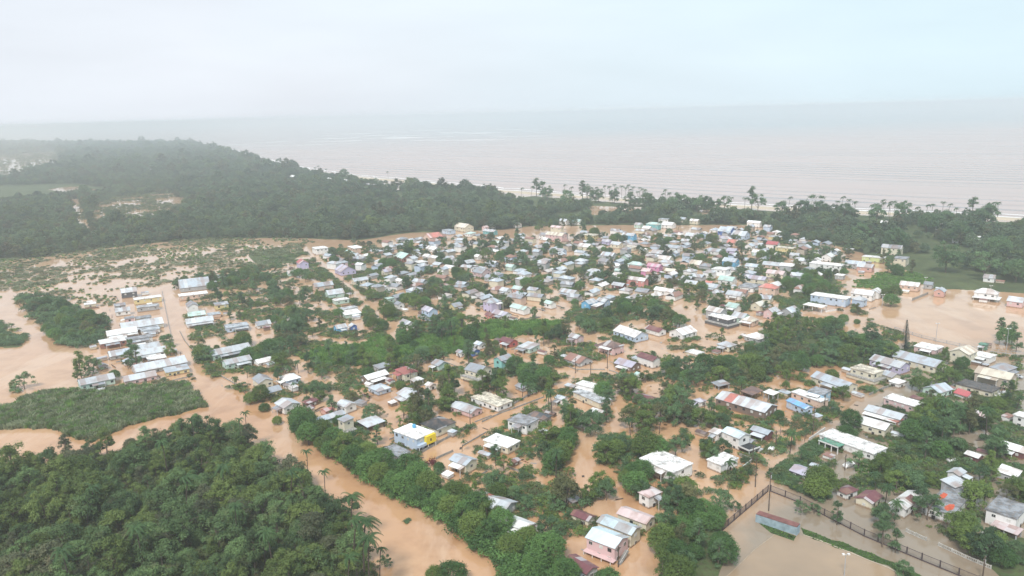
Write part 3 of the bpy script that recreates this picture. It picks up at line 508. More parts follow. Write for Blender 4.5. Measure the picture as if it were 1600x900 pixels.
HTXT = """
T6 80 480 330 560 495 490 4.6 flat white paleblue tank,yb|two-storey pale blue house with a white flat roof and bright yellow balcony side|yellow-balcony house
T6 352 400 535 464 722 385 2.9 hip black cream |cream house under a broad black hipped roof next to the yellow balcony|black hip-roofed house
T6 -30 640 140 735 270 665 2.3 flat grey white |low white house with a weathered grey slab roof at the foot of the blue house|
T6 640 752 820 822 938 750 3.2 gable silverblue cream lean|cream house with a blue-grey tin roof behind the dark red bush|blue-grey tin-roofed house by the red bush
T6 985 565 1240 645 1365 575 2.6 flat white cream |long cream bungalow with a bright white flat roof standing in brown water|bright white-roofed bungalow
T6 1225 365 1430 420 1550 355 3.8 flat grey white |plain white box house with a black-stained flat roof near the straight road|white box house
T6 650 235 870 300 990 260 2.0 gable silver pink |low pink house with patched silver and brown tin roof|patched pink house
T6 860 150 1140 232 1290 190 2.4 flat cream white |rambling white house with a cream stained slab roof and small roof tower|
T6 1240 765 1300 795 1370 755 1.6 gable maroon brown |tiny brown shed with a maroon roof standing in open water|tiny maroon-roofed shed
T6 110 112 230 150 400 118 2.8 gable silver white ||
T5 170 190 285 248 445 192 2.8 gable silver white |white house with a pale silver gabled roof at the channel bank|silver house on the channel bank
T5 440 185 520 205 620 155 2.0 shed maroon brown ||
T5 400 268 500 285 585 232 2.2 gable maroon cream ||
T5 545 365 612 392 895 300 2.4 gable silverblue mint |mint house under a long pale silver-blue tin roof behind the channel trees|long silver-blue roof by the channel
T5 805 345 880 385 985 340 4.8 shed grey cream low|cream upper-floor house with small grey roof above a dark terrace|
T5 1000 400 1120 438 1290 382 2.2 shed silver dark open||
T5 790 160 900 240 1010 155 2.8 gable silver white ||
T5 630 270 700 282 790 252 1.8 gable coral salmon ||
T3 900 570 985 640 1150 592 3.4 gable grey cream |large grey-roofed cream house beyond the channel, above a lower yellow annex|large grey house beyond the channel
T3 990 700 1070 742 1220 690 1.8 gable grey yellow ||
T3 1165 570 1270 615 1410 575 2.8 hip white paleblue ||
T3 1210 640 1260 665 1345 638 1.6 shed grey white ||
T3 470 318 540 362 880 262 2.6 gable silver mint |long silver-roofed house set end-on to the left road beside a round tree|long silver house by the left road
T3 600 418 680 452 895 395 2.6 gable silver mint ||
T3 930 415 980 440 1140 382 1.4 gable white white ||
T3 640 45 660 88 900 45 2.4 flat silverblue paleblue ||
T3 30 492 62 532 290 482 2.0 shed silverblue yellow |yellow house with dark doorways and a single-pitch pale blue tin roof at the left road|yellow house at the left road
L6 1030 90 1080 112 1420 32 2.0 gable silver grey ||
L6 955 152 982 185 1205 135 2.0 gable silver pink ||
L6 600 190 650 215 860 165 2.8 gable silver mint lean|pale two-part silver-roofed house alone at the upper edge of the reed field|silver house above the reed field
L5 935 268 950 292 1070 270 2.8 gable silver dark ||
L5 1040 330 1060 347 1240 310 2.4 flat white yellow ||
L5 1065 390 1075 410 1235 375 2.4 flat silver grey ||
L5 880 385 900 395 980 370 2.0 shed grey grey ||
L5 886 415 912 442 1010 405 2.4 gable silver white ||
L5 960 470 980 495 1050 475 3.0 flat grey pink ||
L5 1050 470 1065 495 1180 445 2.6 flat grey cream ||
L5 945 550 962 578 1250 502 2.2 gable silver cream ||
L5 830 605 850 628 1050 578 2.2 gable white white ||
L5 1090 572 1108 592 1245 562 2.0 flat silverblue white ||
L5 775 665 788 692 985 640 2.4 shed white brick ||
L5 985 640 1000 665 1180 618 3.2 flat grey white ||
L5 1020 732 1045 747 1235 700 2.0 gable silver white ||
L5 1040 770 1062 787 1280 742 2.0 gable silver white ||
L5 835 765 870 790 1020 750 1.8 gable silverblue grey ||
L5 1140 805 1160 820 1300 790 2.0 flat white brick ||
L5 950 822 968 838 1060 812 1.6 hip silverblue white ||
L5 770 860 790 872 830 852 1.4 gable grey grey ||
L5 650 372 660 385 750 366 1.4 flat white cream ||
T1 170 430 200 455 510 425 2.2 gable silverblue grey |long blue-grey roofed house at the top end of the left road|blue-grey house at the road's far end
T1 390 350 400 382 495 352 2.8 flat silver pink ||
T1 180 515 200 537 465 502 2.2 flat white peach ||
T1 232 590 280 642 395 610 3.8 gable grey white |two-storey white house with three dark windows in its end, near the left road|
T1 270 722 280 737 460 710 1.8 gable mint peach ||
T1 465 710 480 725 615 705 1.8 flat silverblue peach ||
T1 250 780 267 812 530 770 2.2 gable silver white ||
T1 530 602 550 627 690 602 2.2 shed grey yellow ||
T1 1265 290 1275 306 1380 290 1.8 gable white mint ||
T1 1365 182 1375 210 1515 195 3.4 gable red lilac |lilac house with a dark red roof at the top of the sloping brown road|red-roofed lilac house
T1 540 312 600 330 640 305 1.8 flat silver white ||
T1 930 802 980 830 1110 802 1.8 gable grey white ||
T2 235 40 270 62 415 45 4.4 flat white white |white two-storey block with white flat roof at the far end of the sloping road|white block at the far road end
T2 590 27 650 57 775 42 3.4 flat white peach ||
T2 570 82 600 112 720 102 2.0 gable mint mint ||
T2 490 180 510 202 620 187 3.8 flat silverblue pink ||
T2 460 252 520 292 700 260 2.2 gable lilac lilac ||
T2 637 352 652 387 820 342 2.2 gable silver cream ||
T2 240 412 270 442 460 405 2.4 gable silverblue peach ||
T2 370 490 390 522 585 490 2.2 gable silver mint ||
T2 440 562 470 582 620 547 2.0 flat white mint ||
T2 510 632 530 672 715 622 2.2 flat silver white ||
T2 530 687 560 722 755 690 2.2 shed white mint ||
T2 453 830 480 862 610 822 2.0 gable silver azure ||
T2 605 802 620 840 710 822 2.2 gable silver blue ||
T2 1340 642 1390 692 1530 652 4.2 gable lilac paleblue low|two-storey pale blue house with a lilac-grey roof, left of the palms|lilac-grey roofed house
T2 1100 772 1190 822 1285 792 2.8 gable silverblue white ||
T2 1060 592 1090 622 1180 602 2.4 gable grey white ||
T2 1070 352 1110 387 1190 367 2.2 gable white white ||
T2 940 422 960 450 1020 440 2.2 gable silver white ||
T2 1060 132 1140 157 1285 135 2.4 gable mint brick ||
T2 1280 182 1300 202 1420 180 2.0 flat white dark ||
T2 930 272 960 292 1050 268 2.2 gable lilac cream ||
T2 960 540 1000 562 1070 540 3.6 flat mint mint ||
M1 65 190 140 207 270 185 3.8 gable coral peach ||
M1 280 122 300 137 430 125 2.8 flat silverblue paleblue ||
M1 420 92 440 107 630 100 3.8 gable cream cream ||
M1 500 152 520 167 625 150 2.2 shed mint white ||
M1 660 92 680 102 740 85 2.6 gable pinkw pink ||
M1 740 75 750 85 815 78 2.6 gable white white ||
M1 710 135 730 147 870 145 2.6 gable silver teal ||
M1 990 60 1000 73 1085 60 2.6 gable silver white ||
M1 1250 167 1270 182 1370 165 2.8 gable grey white ||
M1 1390 87 1400 107 1530 100 4.8 gable pinkw cream |tall cream and pink house on the rise left of the seaside trees|
M1 1365 175 1385 190 1590 190 4.6 gable cream pink |long two-storey pinkish white house with a row of dark windows|long pinkish row-windowed house
M1 1395 312 1402 342 1580 322 3.6 gable silverblue paleblue ||
M1 120 300 150 327 290 310 2.0 gable white white ||
M1 270 402 290 417 400 385 2.0 gable silverblue white ||
M1 280 432 300 452 490 430 2.2 gable silverblue white ||
M1 470 446 490 462 620 440 2.0 gable silver dark ||
M1 10 432 20 452 140 435 2.2 flat white dark ||
M1 555 497 600 522 730 490 2.2 flat silver white ||
M1 590 532 620 562 790 530 2.6 gable grey pink ||
M1 700 582 740 612 850 582 2.2 gable grey grey ||
M1 780 622 810 642 930 622 2.0 gable silver white ||
M1 770 242 800 257 890 245 2.4 gable mint white ||
M1 590 382 600 397 690 380 2.0 gable white white ||
M1 850 717 880 742 990 715 2.2 gable silver white ||
M1 990 702 1000 727 1145 705 2.2 gable mint salmon ||
M1 1020 552 1060 577 1190 545 2.2 hip silverblue white ||
M1 910 482 930 502 1040 480 2.2 gable mint mint ||
M1 670 822 740 862 875 815 4.8 hip silverblue lilac |two-storey lilac house under a broad silver hipped roof|silver hip-roofed lilac house
M5 320 102 380 132 480 97 2.2 gable grey yellow ||
M1 1310 592 1330 612 1390 592 2.2 gable silverblue paleblue ||
M1 1280 832 1340 872 1420 850 2.2 gable mint white ||
M5 945 112 1060 162 1175 137 2.8 gable mint white |big white house with a very pale mint roof at the end of the green strip|pale mint-roofed house
M5 760 167 870 222 985 182 2.2 gable lilac white ||
M5 688 192 730 222 810 217 1.8 gable maroon coral ||
M5 570 482 630 512 710 482 2.2 gable silverblue white ||
M5 400 562 440 592 500 562 2.0 gable grey white ||
M5 490 572 560 587 660 567 2.0 gable grey blue |small bright royal blue house under a grey roof among trees|bright blue house
M5 822 452 940 492 1030 467 2.2 gable maroon red |small red-walled house with a maroon roof and white gable trim|red-walled house
M5 1000 522 1140 552 1250 512 2.2 shed silver mint ||
M5 765 617 850 672 985 602 3.8 gable grey turquoise |turquoise house with a grey gabled roof beside the big dark trees|turquoise house
M5 140 682 220 722 345 682 2.2 gable grey mint ||
M5 458 737 640 792 770 722 3.8 gable grey cream low|two-storey cream house with a big grey gabled roof right of the red-roofed villa|
T4 710 572 805 606 1010 535 2.6 gable white brown |brown house with a white tin roof and one mint roof sheet|
T4 790 657 900 720 1035 660 2.0 hip silverblue paleblue ||
T4 850 467 900 492 1060 440 1.8 shed grey grey ||
T4 1050 500 1165 550 1315 520 3.8 hip red cream |cream two-storey villa with a dull red hipped roof|red-roofed villa
T4 1210 592 1270 625 1370 590 1.8 shed white white open||
T4 1080 742 1150 780 1270 760 2.0 flat white white ||
T4 1360 642 1420 670 1490 642 2.0 gable white white ||
M6 235 417 325 447 410 427 3.0 gable silver pink ||
M6 545 492 690 542 820 502 3.4 hip brown pink |pale two-storey house with a dark brown hipped roof at the road bend|brown hip-roofed house
M6 722 375 875 437 1080 415 2.6 gable white paleblue |long pale blue house with a white and silver roof|long white-roofed blue house
M6 1020 332 1140 382 1235 362 2.2 gable maroon white ||
M6 1260 372 1370 412 1560 367 2.4 gable white white |wide white roof over an open white arcade house by the road|
M6 195 642 345 697 510 652 1.6 gable rust grey ||
M6 695 692 870 737 985 702 2.0 gable lilac brown ||
M6 925 617 1085 672 1180 657 3.2 gable maroon white |white two-storey house with a dark maroon roof and a pale roof sheet|maroon-roofed white house
M6 360 72 450 102 540 62 2.6 gable silverblue azure ||
M6 530 50 600 82 680 67 2.6 gable silver paleblue ||
M6 440 107 520 127 600 112 1.8 shed white brown ||
M2 860 587 960 642 1090 627 3.0 gable white coral |coral-walled house with a white gabled roof|coral house
M2 695 672 760 692 860 682 2.0 gable silver maroon ||
M2 1130 702 1250 752 1350 742 2.2 gable white white ||
M2 180 732 260 767 400 747 2.2 gable silver cream ||
M2 870 452 930 482 1050 457 2.4 hip mint white ||
M2 1065 480 1110 502 1235 487 3.0 gable pink hotpink |bright pink house with a pink roof, the rear one of two|bright pink house
M2 990 532 1020 547 1130 527 2.4 gable pinkw hotpink |low hot pink house in front of the bright pink one|
M2 1240 522 1260 547 1380 532 2.2 gable cream peach ||
M2 1160 402 1200 427 1350 402 2.2 gable white cream ||
M2 1110 352 1130 367 1270 350 2.2 gable silver dark ||
M2 1250 292 1310 312 1430 300 2.6 gable silverblue white ||
M2 1390 592 1440 622 1530 602 2.4 gable silver dark ||
M2 1440 652 1480 672 1600 660 2.0 gable silver yellow ||
M2 820 167 850 187 975 172 4.4 gable silverblue azure |two-storey sky blue house below the seaside trees|two-storey sky blue house
M2 600 227 620 247 720 227 2.4 gable lilac lilac ||
M2 400 172 470 187 590 167 3.6 flat cream yellow |pale yellow two-storey house with a flat cream roof|pale yellow flat-roofed house
M2 370 282 400 302 545 280 2.4 gable white cream ||
M2 690 262 720 277 830 260 2.4 gable silver cream ||
M2 830 292 850 307 970 290 2.2 flat cream cream ||
M2 970 322 990 337 1080 320 2.2 gable white cream ||
M2 600 372 640 392 780 370 2.2 gable silverblue grey ||
M2 790 387 810 402 910 380 2.2 gable silver mint ||
M2 560 432 600 447 700 430 2.0 gable grey grey ||
M2 1060 62 1100 77 1215 65 4.6 hip mint teal |tall teal house with a mint hipped roof near the shore|teal house near the shore
M2 1185 7 1200 22 1310 10 4.6 flat silverblue white ||
M2 1215 72 1230 82 1370 70 2.6 gable white white ||
M2 920 67 940 77 1020 65 2.6 gable silver mint ||
M2 1000 102 1030 112 1110 100 2.4 gable white white ||
M2 1350 12 1370 22 1470 15 2.6 gable silverblue cream ||
M2 1490 27 1500 40 1600 30 2.6 gable white cream ||
M2 170 32 190 42 290 30 3.6 gable silver white ||
M2 310 32 320 45 430 30 2.6 gable mint white ||
M2 1450 172 1470 192 1600 170 2.6 gable silver white ||
M2 710 477 730 487 800 475 2.0 gable white white ||
M2 712 522 735 537 800 520 2.0 gable mint mint ||
M3 500 132 530 147 690 125 3.0 gable silverblue blue ||
M3 630 172 680 190 830 165 3.6 gable silver paleblue ||
M3 590 247 620 262 750 245 2.4 gable coral peach ||
M3 490 202 530 217 640 220 2.4 gable lilac white ||
M3 750 277 770 292 870 270 2.4 gable silverblue white ||
M3 810 32 820 60 950 45 3.8 gable white white ||
M3 1015 192 1030 202 1160 190 2.6 flat silver yellow ||
M3 985 262 1000 277 1130 260 2.6 gable red white |white house with a strong red roof at the foot of the eastern woods|strong red-roofed house
M3 1110 302 1130 317 1300 305 2.8 flat cream yellow ||
M3 1300 302 1320 314 1440 295 2.4 gable grey peach ||
M3 400 327 420 347 560 330 2.4 gable silverblue white ||
M3 570 322 600 342 700 320 2.2 gable lilac lilac ||
M3 850 347 870 362 1000 360 2.4 gable white mint ||
M3 200 462 240 477 370 455 2.4 gable cream peach ||
M3 550 432 580 452 730 430 3.6 gable silverblue azure |azure two-storey house with a grey-blue roof|azure house
M3 430 512 490 532 640 505 4.6 flat white white low|white house with two white balcony slabs stacked one above the other|balconied white house
M3 500 622 560 642 700 620 2.2 gable mint white ||
M3 765 477 830 502 930 490 2.2 gable silverblue white ||
M3 960 462 1040 492 1170 475 2.4 gable silver peach ||
M3 770 592 880 632 1000 610 2.4 gable lilac cream ||
M3 990 552 1060 577 1190 555 2.4 gable pinkw cream ||
M3 680 692 780 712 940 672 2.2 flat grey white ||
M3 900 687 1000 717 1105 690 3.4 hip coral peach |peach house with a coral red hipped roof left of the big tree clump|coral hip-roofed house
M3 340 682 420 712 550 690 2.2 gable silverblue white ||
M3 340 657 370 670 450 650 2.0 gable coral peach ||
M3 570 762 640 792 770 762 2.0 gable silver white ||
M3 1270 422 1290 437 1400 430 2.2 gable silver white ||
M4 135 545 280 580 375 565 4.2 flat white paleblue |two-storey white and pale blue house at the flooded field corner|two-storey house at the field corner
M4 385 565 420 588 490 572 3.0 hip silverblue paleblue ||
M4 35 605 150 637 185 622 2.6 flat white white open|open white concrete arcade without walls beside the flooded field|open white arcade
M4 400 537 470 552 560 540 2.8 gable white white ||
M4 500 520 530 535 610 512 2.8 gable white white ||
M4 120 312 250 345 335 325 4.4 flat white white |long two-storey white building with rows of small windows|long white building with window rows
M4 350 312 420 337 490 325 2.6 gable silverblue grey ||
M4 425 347 480 357 545 347 2.4 gable silver salmon ||
M4 480 272 550 290 625 280 2.6 flat white lime |pale lime house with a white flat roof at the wood's edge|pale lime house
M4 600 207 690 222 735 212 4.8 gable grey cream |tall cream house with a grey roof against the woods|
M4 660 285 735 296 785 275 4.8 flat grey cream ||
M4 165 272 200 282 270 265 2.6 gable white white ||
M4 335 220 350 228 395 220 2.2 flat white dark ||
M4 735 470 800 490 870 480 2.4 gable white peach ||
M4 885 467 910 477 960 470 2.2 gable grey grey ||
M4 940 510 1010 528 1040 500 2.4 gable silverblue salmon ||
M4 1265 527 1350 545 1415 527 3.8 hip white white stilt|white hipped-roof house raised on posts at the far side of the flooded field|stilted white house
M4 1480 592 1540 602 1600 592 2.4 gable silver pink ||
M4 1140 147 1200 162 1300 150 3.6 gable white white ||
M4 1410 277 1430 290 1515 280 2.6 gable cream cream ||
M4 1310 422 1340 432 1400 425 2.2 gable silver white ||
M4 0 302 40 310 80 300 2.4 gable silver white ||
M4 255 402 290 412 335 400 2.2 flat white grey ||
M7 365 157 455 192 575 172 4.2 gable white grey ||
M7 400 232 530 262 670 255 3.6 flat white dark low|shabby dark two-storey building with patchy white slab roof|shabby dark building
M7 600 222 700 247 800 222 2.8 gable silver mint ||
M7 700 257 800 277 880 260 2.6 hip cream peach ||
M7 920 172 1000 190 1100 165 3.4 gable silver pink ||
M7 1095 165 1180 190 1300 160 2.6 gable silverblue grey ||
M7 810 112 850 125 980 110 2.4 gable cream cream ||
M7 555 127 620 142 730 130 2.4 gable mint white ||
M7 745 422 840 457 995 430 2.2 hip white grey |small pale grey hall with a broad white hipped roof in a garden|white hipped garden hall
M7 455 492 560 532 660 500 2.4 hip silver cream ||
M7 130 572 250 610 330 590 1.6 flat white cream ||
M8 365 332 545 402 625 380 2.8 gable silver lilac |lilac house under a long pale silver roof|long-roofed lilac house
M8 600 332 810 397 930 375 2.8 gable silverblue cream ||
M8 185 397 330 452 420 420 3.8 flat cream cream low|cream two-level house with a flat roof and lower yellowish terrace wall|terraced cream house
M8 420 440 490 480 565 465 2.4 gable silverblue cream ||
N3 1135 70 1400 180 1500 160 2.8 gable silverblue cream ||
M8 711 236 835 256 930 240 2.6 flat white pink ||
M8 1000 272 1110 295 1215 270 4.4 gable cream cream |cream two-storey house with dark timber balcony at the flooded field's near side|cream balcony house
M8 1190 292 1290 320 1360 300 2.6 flat white white ||
M8 1335 402 1420 430 1540 400 2.6 hip grey grey ||
M8 1230 442 1460 502 1500 475 4.4 gable cream beige |beige two-storey house with a faded cream roof at the right of the green garden|beige two-storey house
M8 1085 547 1300 605 1365 585 2.4 flat dark cream ||
M8 1040 612 1100 640 1190 620 1.6 gable red white ||
M8 780 572 870 610 1000 580 2.4 gable silverblue mint ||
M8 425 632 680 722 765 675 3.0 flat white pink ||
M8 265 745 560 830 640 790 2.4 gable silver grey ||
M8 400 792 540 850 580 830 1.8 shed coral salmon ||
N5 1020 150 1370 250 1490 180 2.8 gable white cream |cream house with a clean white arched tin roof and dark windows|clean white tin-roofed house
M8 1225 205 1265 215 1305 192 2.4 flat green green |small dark green hut standing alone in the flooded field|lone green hut
M8 483 507 550 535 610 522 1.8 shed white white ||
N3 110 277 600 420 750 355 3.0 gable silver brown pr|very long brown house with a silver roof crossed by one red roof sheet|red-banded long roof
N3 365 212 480 245 600 195 2.4 shed brown brown open||
N3 590 205 690 245 762 217 2.6 shed white grey open||
N3 830 265 1000 385 1112 335 3.0 gable blue paleblue |pale house with a bright sky blue curved roof by the right road|bright blue roof
N3 880 200 1165 312 1235 282 3.2 flat white peach ||
N3 1035 200 1190 242 1282 200 4.6 flat grey skyblue |sky blue upper-storey house with a dark stained flat roof|sky blue upper storey
N3 455 582 635 642 705 602 2.6 gable silverblue maroon |dark maroon house with white shutters and a blue-grey roof|maroon-walled shuttered house
N3 175 577 345 682 475 615 4.2 gable paleblue white deck|white two-storey house with a black terrace deck carried on white posts|black terrace house
N3 40 597 140 637 190 602 3.0 shed white white ||
N4 985 350 1130 440 1310 337 2.8 flat white white ||
N4 315 332 650 512 855 382 4.0 flat white white |big white two-storey house with a broad streaked white slab roof|big streaked white house
N4 415 182 485 212 530 192 2.0 flat grey white |tiny white box with a grey slab roof standing in the flood|tiny white box
T8 655 182 750 217 880 180 3.6 hip pinkw white ||
T8 460 347 735 452 815 377 2.6 gable pinkw cream |cream house with a rust-pink and white arched tin roof|rust-pink arched roof
T8 185 560 460 667 580 555 4.0 gable paleblue pink stair|pink two-storey house with a wide pale blue tin roof and outside stair|pale blue roof with the outside stair
T8 285 430 600 548 690 478 3.8 gable paleblue cream |cream house with a pale blue tin roof tucked behind the pink one|
T8 0 762 200 892 320 822 2.2 gable maroon grey ||
T7 225 442 560 522 705 442 2.4 gable silver grey pr|low house with a silver and white roof holding salmon-red sheets|
T7 480 627 780 712 895 662 2.8 gable white cream |cream house with a smooth pale mint-white roof above the bank trees|smooth pale roof above the bank
T7 872 652 905 682 960 655 2.6 shed brown brown ||
T7 1220 532 1410 612 1465 562 1.8 gable maroon cream ||
T7 1185 402 1250 427 1340 417 1.0 shed grey brown open||
N1 945 172 1190 325 1300 258 2.6 flat silver cream |low cream house with a long stepped grey metal roof|
N1 950 132 1220 197 1290 162 3.4 flat white white |white house with a long bright white slab roof and blue tank|long white slab roof
N1 740 242 830 292 880 242 2.4 gable silverblue white ||
N1 1060 402 1190 442 1250 402 2.0 shed white white open||
N1 345 152 420 182 520 162 1.6 gable grey grey ||
N1 455 427 640 492 720 432 2.4 hip dark grey ||
N2 235 267 420 327 530 277 1.8 gable maroon brown ||
N2 855 292 920 317 985 302 2.2 hip lilac white ||
N2 262 32 300 60 400 30 2.2 gable mint white ||
N3 90 142 130 157 270 152 1.6 shed grey grey open||
N5 615 285 1250 532 1345 482 2.6 flat white white porch|long white house with a bright slab roof and a green-roofed white porch|long white porch house
N5 250 727 470 802 610 747 1.6 gable lilac dark ||
N8 1030 190 1110 267 1215 195 2.0 hip maroon white ||
N8 1180 302 1310 342 1410 290 2.0 gable maroon cream ||
N7 190 332 325 387 480 277 2.8 gable white white pm|white house with a white roof and a square maroon roof sheet|white roof with maroon square
N7 480 352 700 432 850 240 2.8 flat grey white pw|white house with stained grey slab roof painted with two orange-red patches|orange-patched slab roof
N7 600 187 700 215 840 205 3.4 shed silver grey ||
N7 660 92 740 125 800 82 3.2 gable silver white ||
N7 950 387 1190 462 1300 362 4.2 flat grey white |white two-storey house with a mould-streaked grey flat roof in the lower right|
N7 990 507 1200 585 1240 562 1.8 shed pinkw grey open||
N7 860 622 985 672 1060 592 2.2 flat white grey ||
N7 1025 87 1195 137 1240 77 2.0 shed white grey ||
N6 1335 607 1600 700 1680 640 2.4 gable white maroon |dark maroon house with white roof and shutters at the right edge|maroon house at the right edge
N6 1000 692 1145 750 1205 717 2.0 gable white maroon |little maroon house with a white roof and white shutters|little maroon shuttered house
N6 1530 322 1600 352 1700 300 3.6 flat white white ||
N6 1100 302 1170 330 1240 312 2.0 gable pinkw brown ||
A 337 268 343 270 352 267 3 gable white white ||
A 358 264 364 266 374 263 3 gable white white ||
A 384 266 392 269 402 266 3 gable red white |white house with a red roof in the distant woods at the left|
A 446 276 454 280 470 277 3 gable white cream ||
A 505 281 512 283 525 281 3 gable white cream ||
A 532 282 538 284 548 282 3 gable white white ||
A 214 228 218 230 224 228 4 gable white white ||
A 222 266 230 268 244 266 3 gable white white ||
A 1260 350 1264 352 1275 347 3 gable red white |red-roofed white house half hidden in the seaside woods|red house in the seaside woods
A 1285 350 1290 352 1300 348 3 gable white paleblue ||
A 1378 346 1384 349 1392 346 3 gable white white ||
A 1464 351 1470 354 1480 350 3 gable pinkw white ||
"""
TILES = dict(T1=(250, 380, 6.4), T2=(450, 380, 6.4), T3=(250, 500, 6.4), T4=(450, 500, 6.4), T5=(400, 600, 6.4), T6=(600, 600, 6.4), T7=(700, 720, 6.4), T8=(880, 740, 5.625),
             M1=(650, 340, 6.4), M2=(850, 340, 6.4), M3=(1050, 340, 6.4), M4=(1250, 340, 4.5), M5=(650, 460, 6.4), M6=(850, 460, 6.4), M7=(1050, 460, 6.4), M8=(1300, 500, 5.293),
             N1=(750, 580, 6.4), N2=(950, 580, 6.4), N3=(1100, 580, 6.4), N4=(950, 660, 6.4), N5=(1200, 640, 7.5), N6=(1350, 600, 6.4), N7=(1350, 720, 5), N8=(1100, 720, 5),
             L5=(0, 400, 5), L6=(0, 560, 5), A=(0, 0, 1))
GLASS = plain("dark_glass", (.03, .035, .04), .25, .6, .1); FRAME = plain("white_frame", (.7, .7, .68), .6); CONC = plain("concrete", (.36, .35, .33), .9, .2, .35, .8)
WHITEP = plain("white_paint", (.72, .72, .71), .6, .3, .15, .6); DARKP = plain("dark_wood_and_opening_shade", (.05, .042, .038), .8); YEL = plain("yellow_paint", (.78, .60, .04), .6, .3, .12)  # DARKP: dark wood on doors, painted shade on the garage openings
LOUV = plain("white_louvre", (.74, .75, .76), .5); BLUEP = plain("blue_plastic", (.10, .38, .62), .45, .4, .15); GREENP = plain("green_plastic", (.05, .42, .30), .45, .4, .15); BLACKP = plain("black_tar", (.045, .05, .055), .85, .2, .3)
WOODP = plain("pole_wood", (.12, .09, .07), .9, .2, .3, 4); METAL = plain("galvanised_metal", (.42, .43, .44), .5, .5, .2)
def win_mesh(kind):
    b = MB()
    if kind == 0: b.box(-.62, .62, -.06, 0, -.5, .5, 1).box(-.52, .52, -.09, -.065, -.42, .42, 0).box(-.03, .03, -.11, -.092, -.42, .42, 1)
    elif kind == 1: 
        b.box(-.55, .55, -.06, 0, -.5, .5, 1)
        for k in range(5): b.box(-.48, .48, -.1, -.062, -.42 + k * .18, -.30 + k * .18, 1)
    else: b.box(-.55, .55, -.04, 0, -.5, .5, 0)
    me = b.mesh("window"); me.materials.append(GLASS); me.materials.append(FRAME); return me
WINM = [win_mesh(0), win_mesh(1), win_mesh(2)]
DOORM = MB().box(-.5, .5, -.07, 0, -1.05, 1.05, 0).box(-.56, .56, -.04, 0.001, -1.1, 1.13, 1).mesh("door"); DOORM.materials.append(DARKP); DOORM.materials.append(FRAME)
def roof_geo(kind, L_, W, h, th=.14, pitch=None):
    """roof mesh over footprint L_ x W with eaves at h; local x is the ridge"""
    b = MB(); l = L_ / 2; w_ = W / 2
    if kind == 'gable':
        r = W * (pitch or .15); b.prism([(-w_, h), (0, h + r), (w_, h), (w_, h + th), (0, h + r + th), (-w_, h + th)], -l, l)
    elif kind == 'hip':
        r = W * (pitch or .19); k = max(.3, l - w_ * .95)
        v = [(-l, -w_, h), (l, -w_, h), (l, w_, h), (-l, w_, h), (-l, -w_, h + th), (l, -w_, h + th), (l, w_, h + th), (-l, w_, h + th), (-k, 0, h + r + th), (k, 0, h + r + th)]
        b.add(v, [(0, 3, 2, 1), (0, 1, 5, 4), (1, 2, 6, 5), (2, 3, 7, 6), (3, 0, 4, 7), (4, 5, 9, 8), (6, 7, 8, 9), (5, 6, 9), (7, 4, 8)]); r += 0
    elif kind == 'shed':
        r = W * .09; b.prism([(-w_, h), (w_, h + r), (w_, h + r + th), (-w_, h + th)], -l, l)
    else:
        r = 0; b.box(-l, l, -w_, w_, h, h + .22)
        e = .14; z0 = h + .223; z1 = h + .34
        b.box(-l, l, -w_, -w_ + e, z0, z1).box(-l, l, w_ - e, w_, z0, z1).box(-l, -l + e, -w_ + e, w_ - e, z0, z1).box(l - e, l, -w_ + e, w_ - e, z0, z1)
    return b, r
def wall_geo(kind, L_, W, h, inset, r, z0=-1.9):
    b = MB(); l = L_ / 2 - inset; w_ = W / 2 - inset
    if kind == 'gable':
        k = r * (w_ / (W / 2)); a = h - .02 + r - k
        b.prism([(-w_, z0), (w_, z0), (w_, a), (0, a + k), (-w_, a)], -l, l)
    elif kind == 'shed':
        s = r / W; b.prism([(-w_, z0), (w_, z0), (w_, h - .02 + s * (W - inset)), (-w_, h - .02 + s * inset)], -l, l)
    else: b.box(-l, l, -w_, w_, z0, h - .01)
    return b
FOOT = []      # x, y, radius of everything trees must keep clear of
HOUSES = []
def lerp_ang(a, b, t):
    d = (b - a + math.pi) % (2 * math.pi) - math.pi; return a + d * t
def place_windows(t, L_, W, h, zc, faces, inset, rg, kinds, near):
    l = L_ / 2 - inset; w_ = W / 2 - inset
    for f in faces:
        span = 2 * l if f in ('-y', '+y') else 2 * w_
        n = max(1, int(span / (2.9 if near else 3.6))); n = min(n, 6)
        for i in range(n):
            u = (-.5 + (i + .5) / n) * span + rg.uniform(-.2, .2)
            if rg.random() < .12: continue
            loc, rz = {'-y': ((u, -w_, zc), 0), '+y': ((-u, w_, zc), math.pi), '+x': ((l, u, zc), math.pi / 2), '-x': ((-l, -u, zc), -math.pi / 2)}[f]
            o = bpy.data.objects.new("window", WINM[rg.choice(kinds)]); COL.objects.link(o); o.parent = t; o.location = loc; o.rotation_euler = (0, 0, rz)
            s = rg.uniform(.85, 1.15); o.scale = (s, 1, s if h > 1.9 else .62)
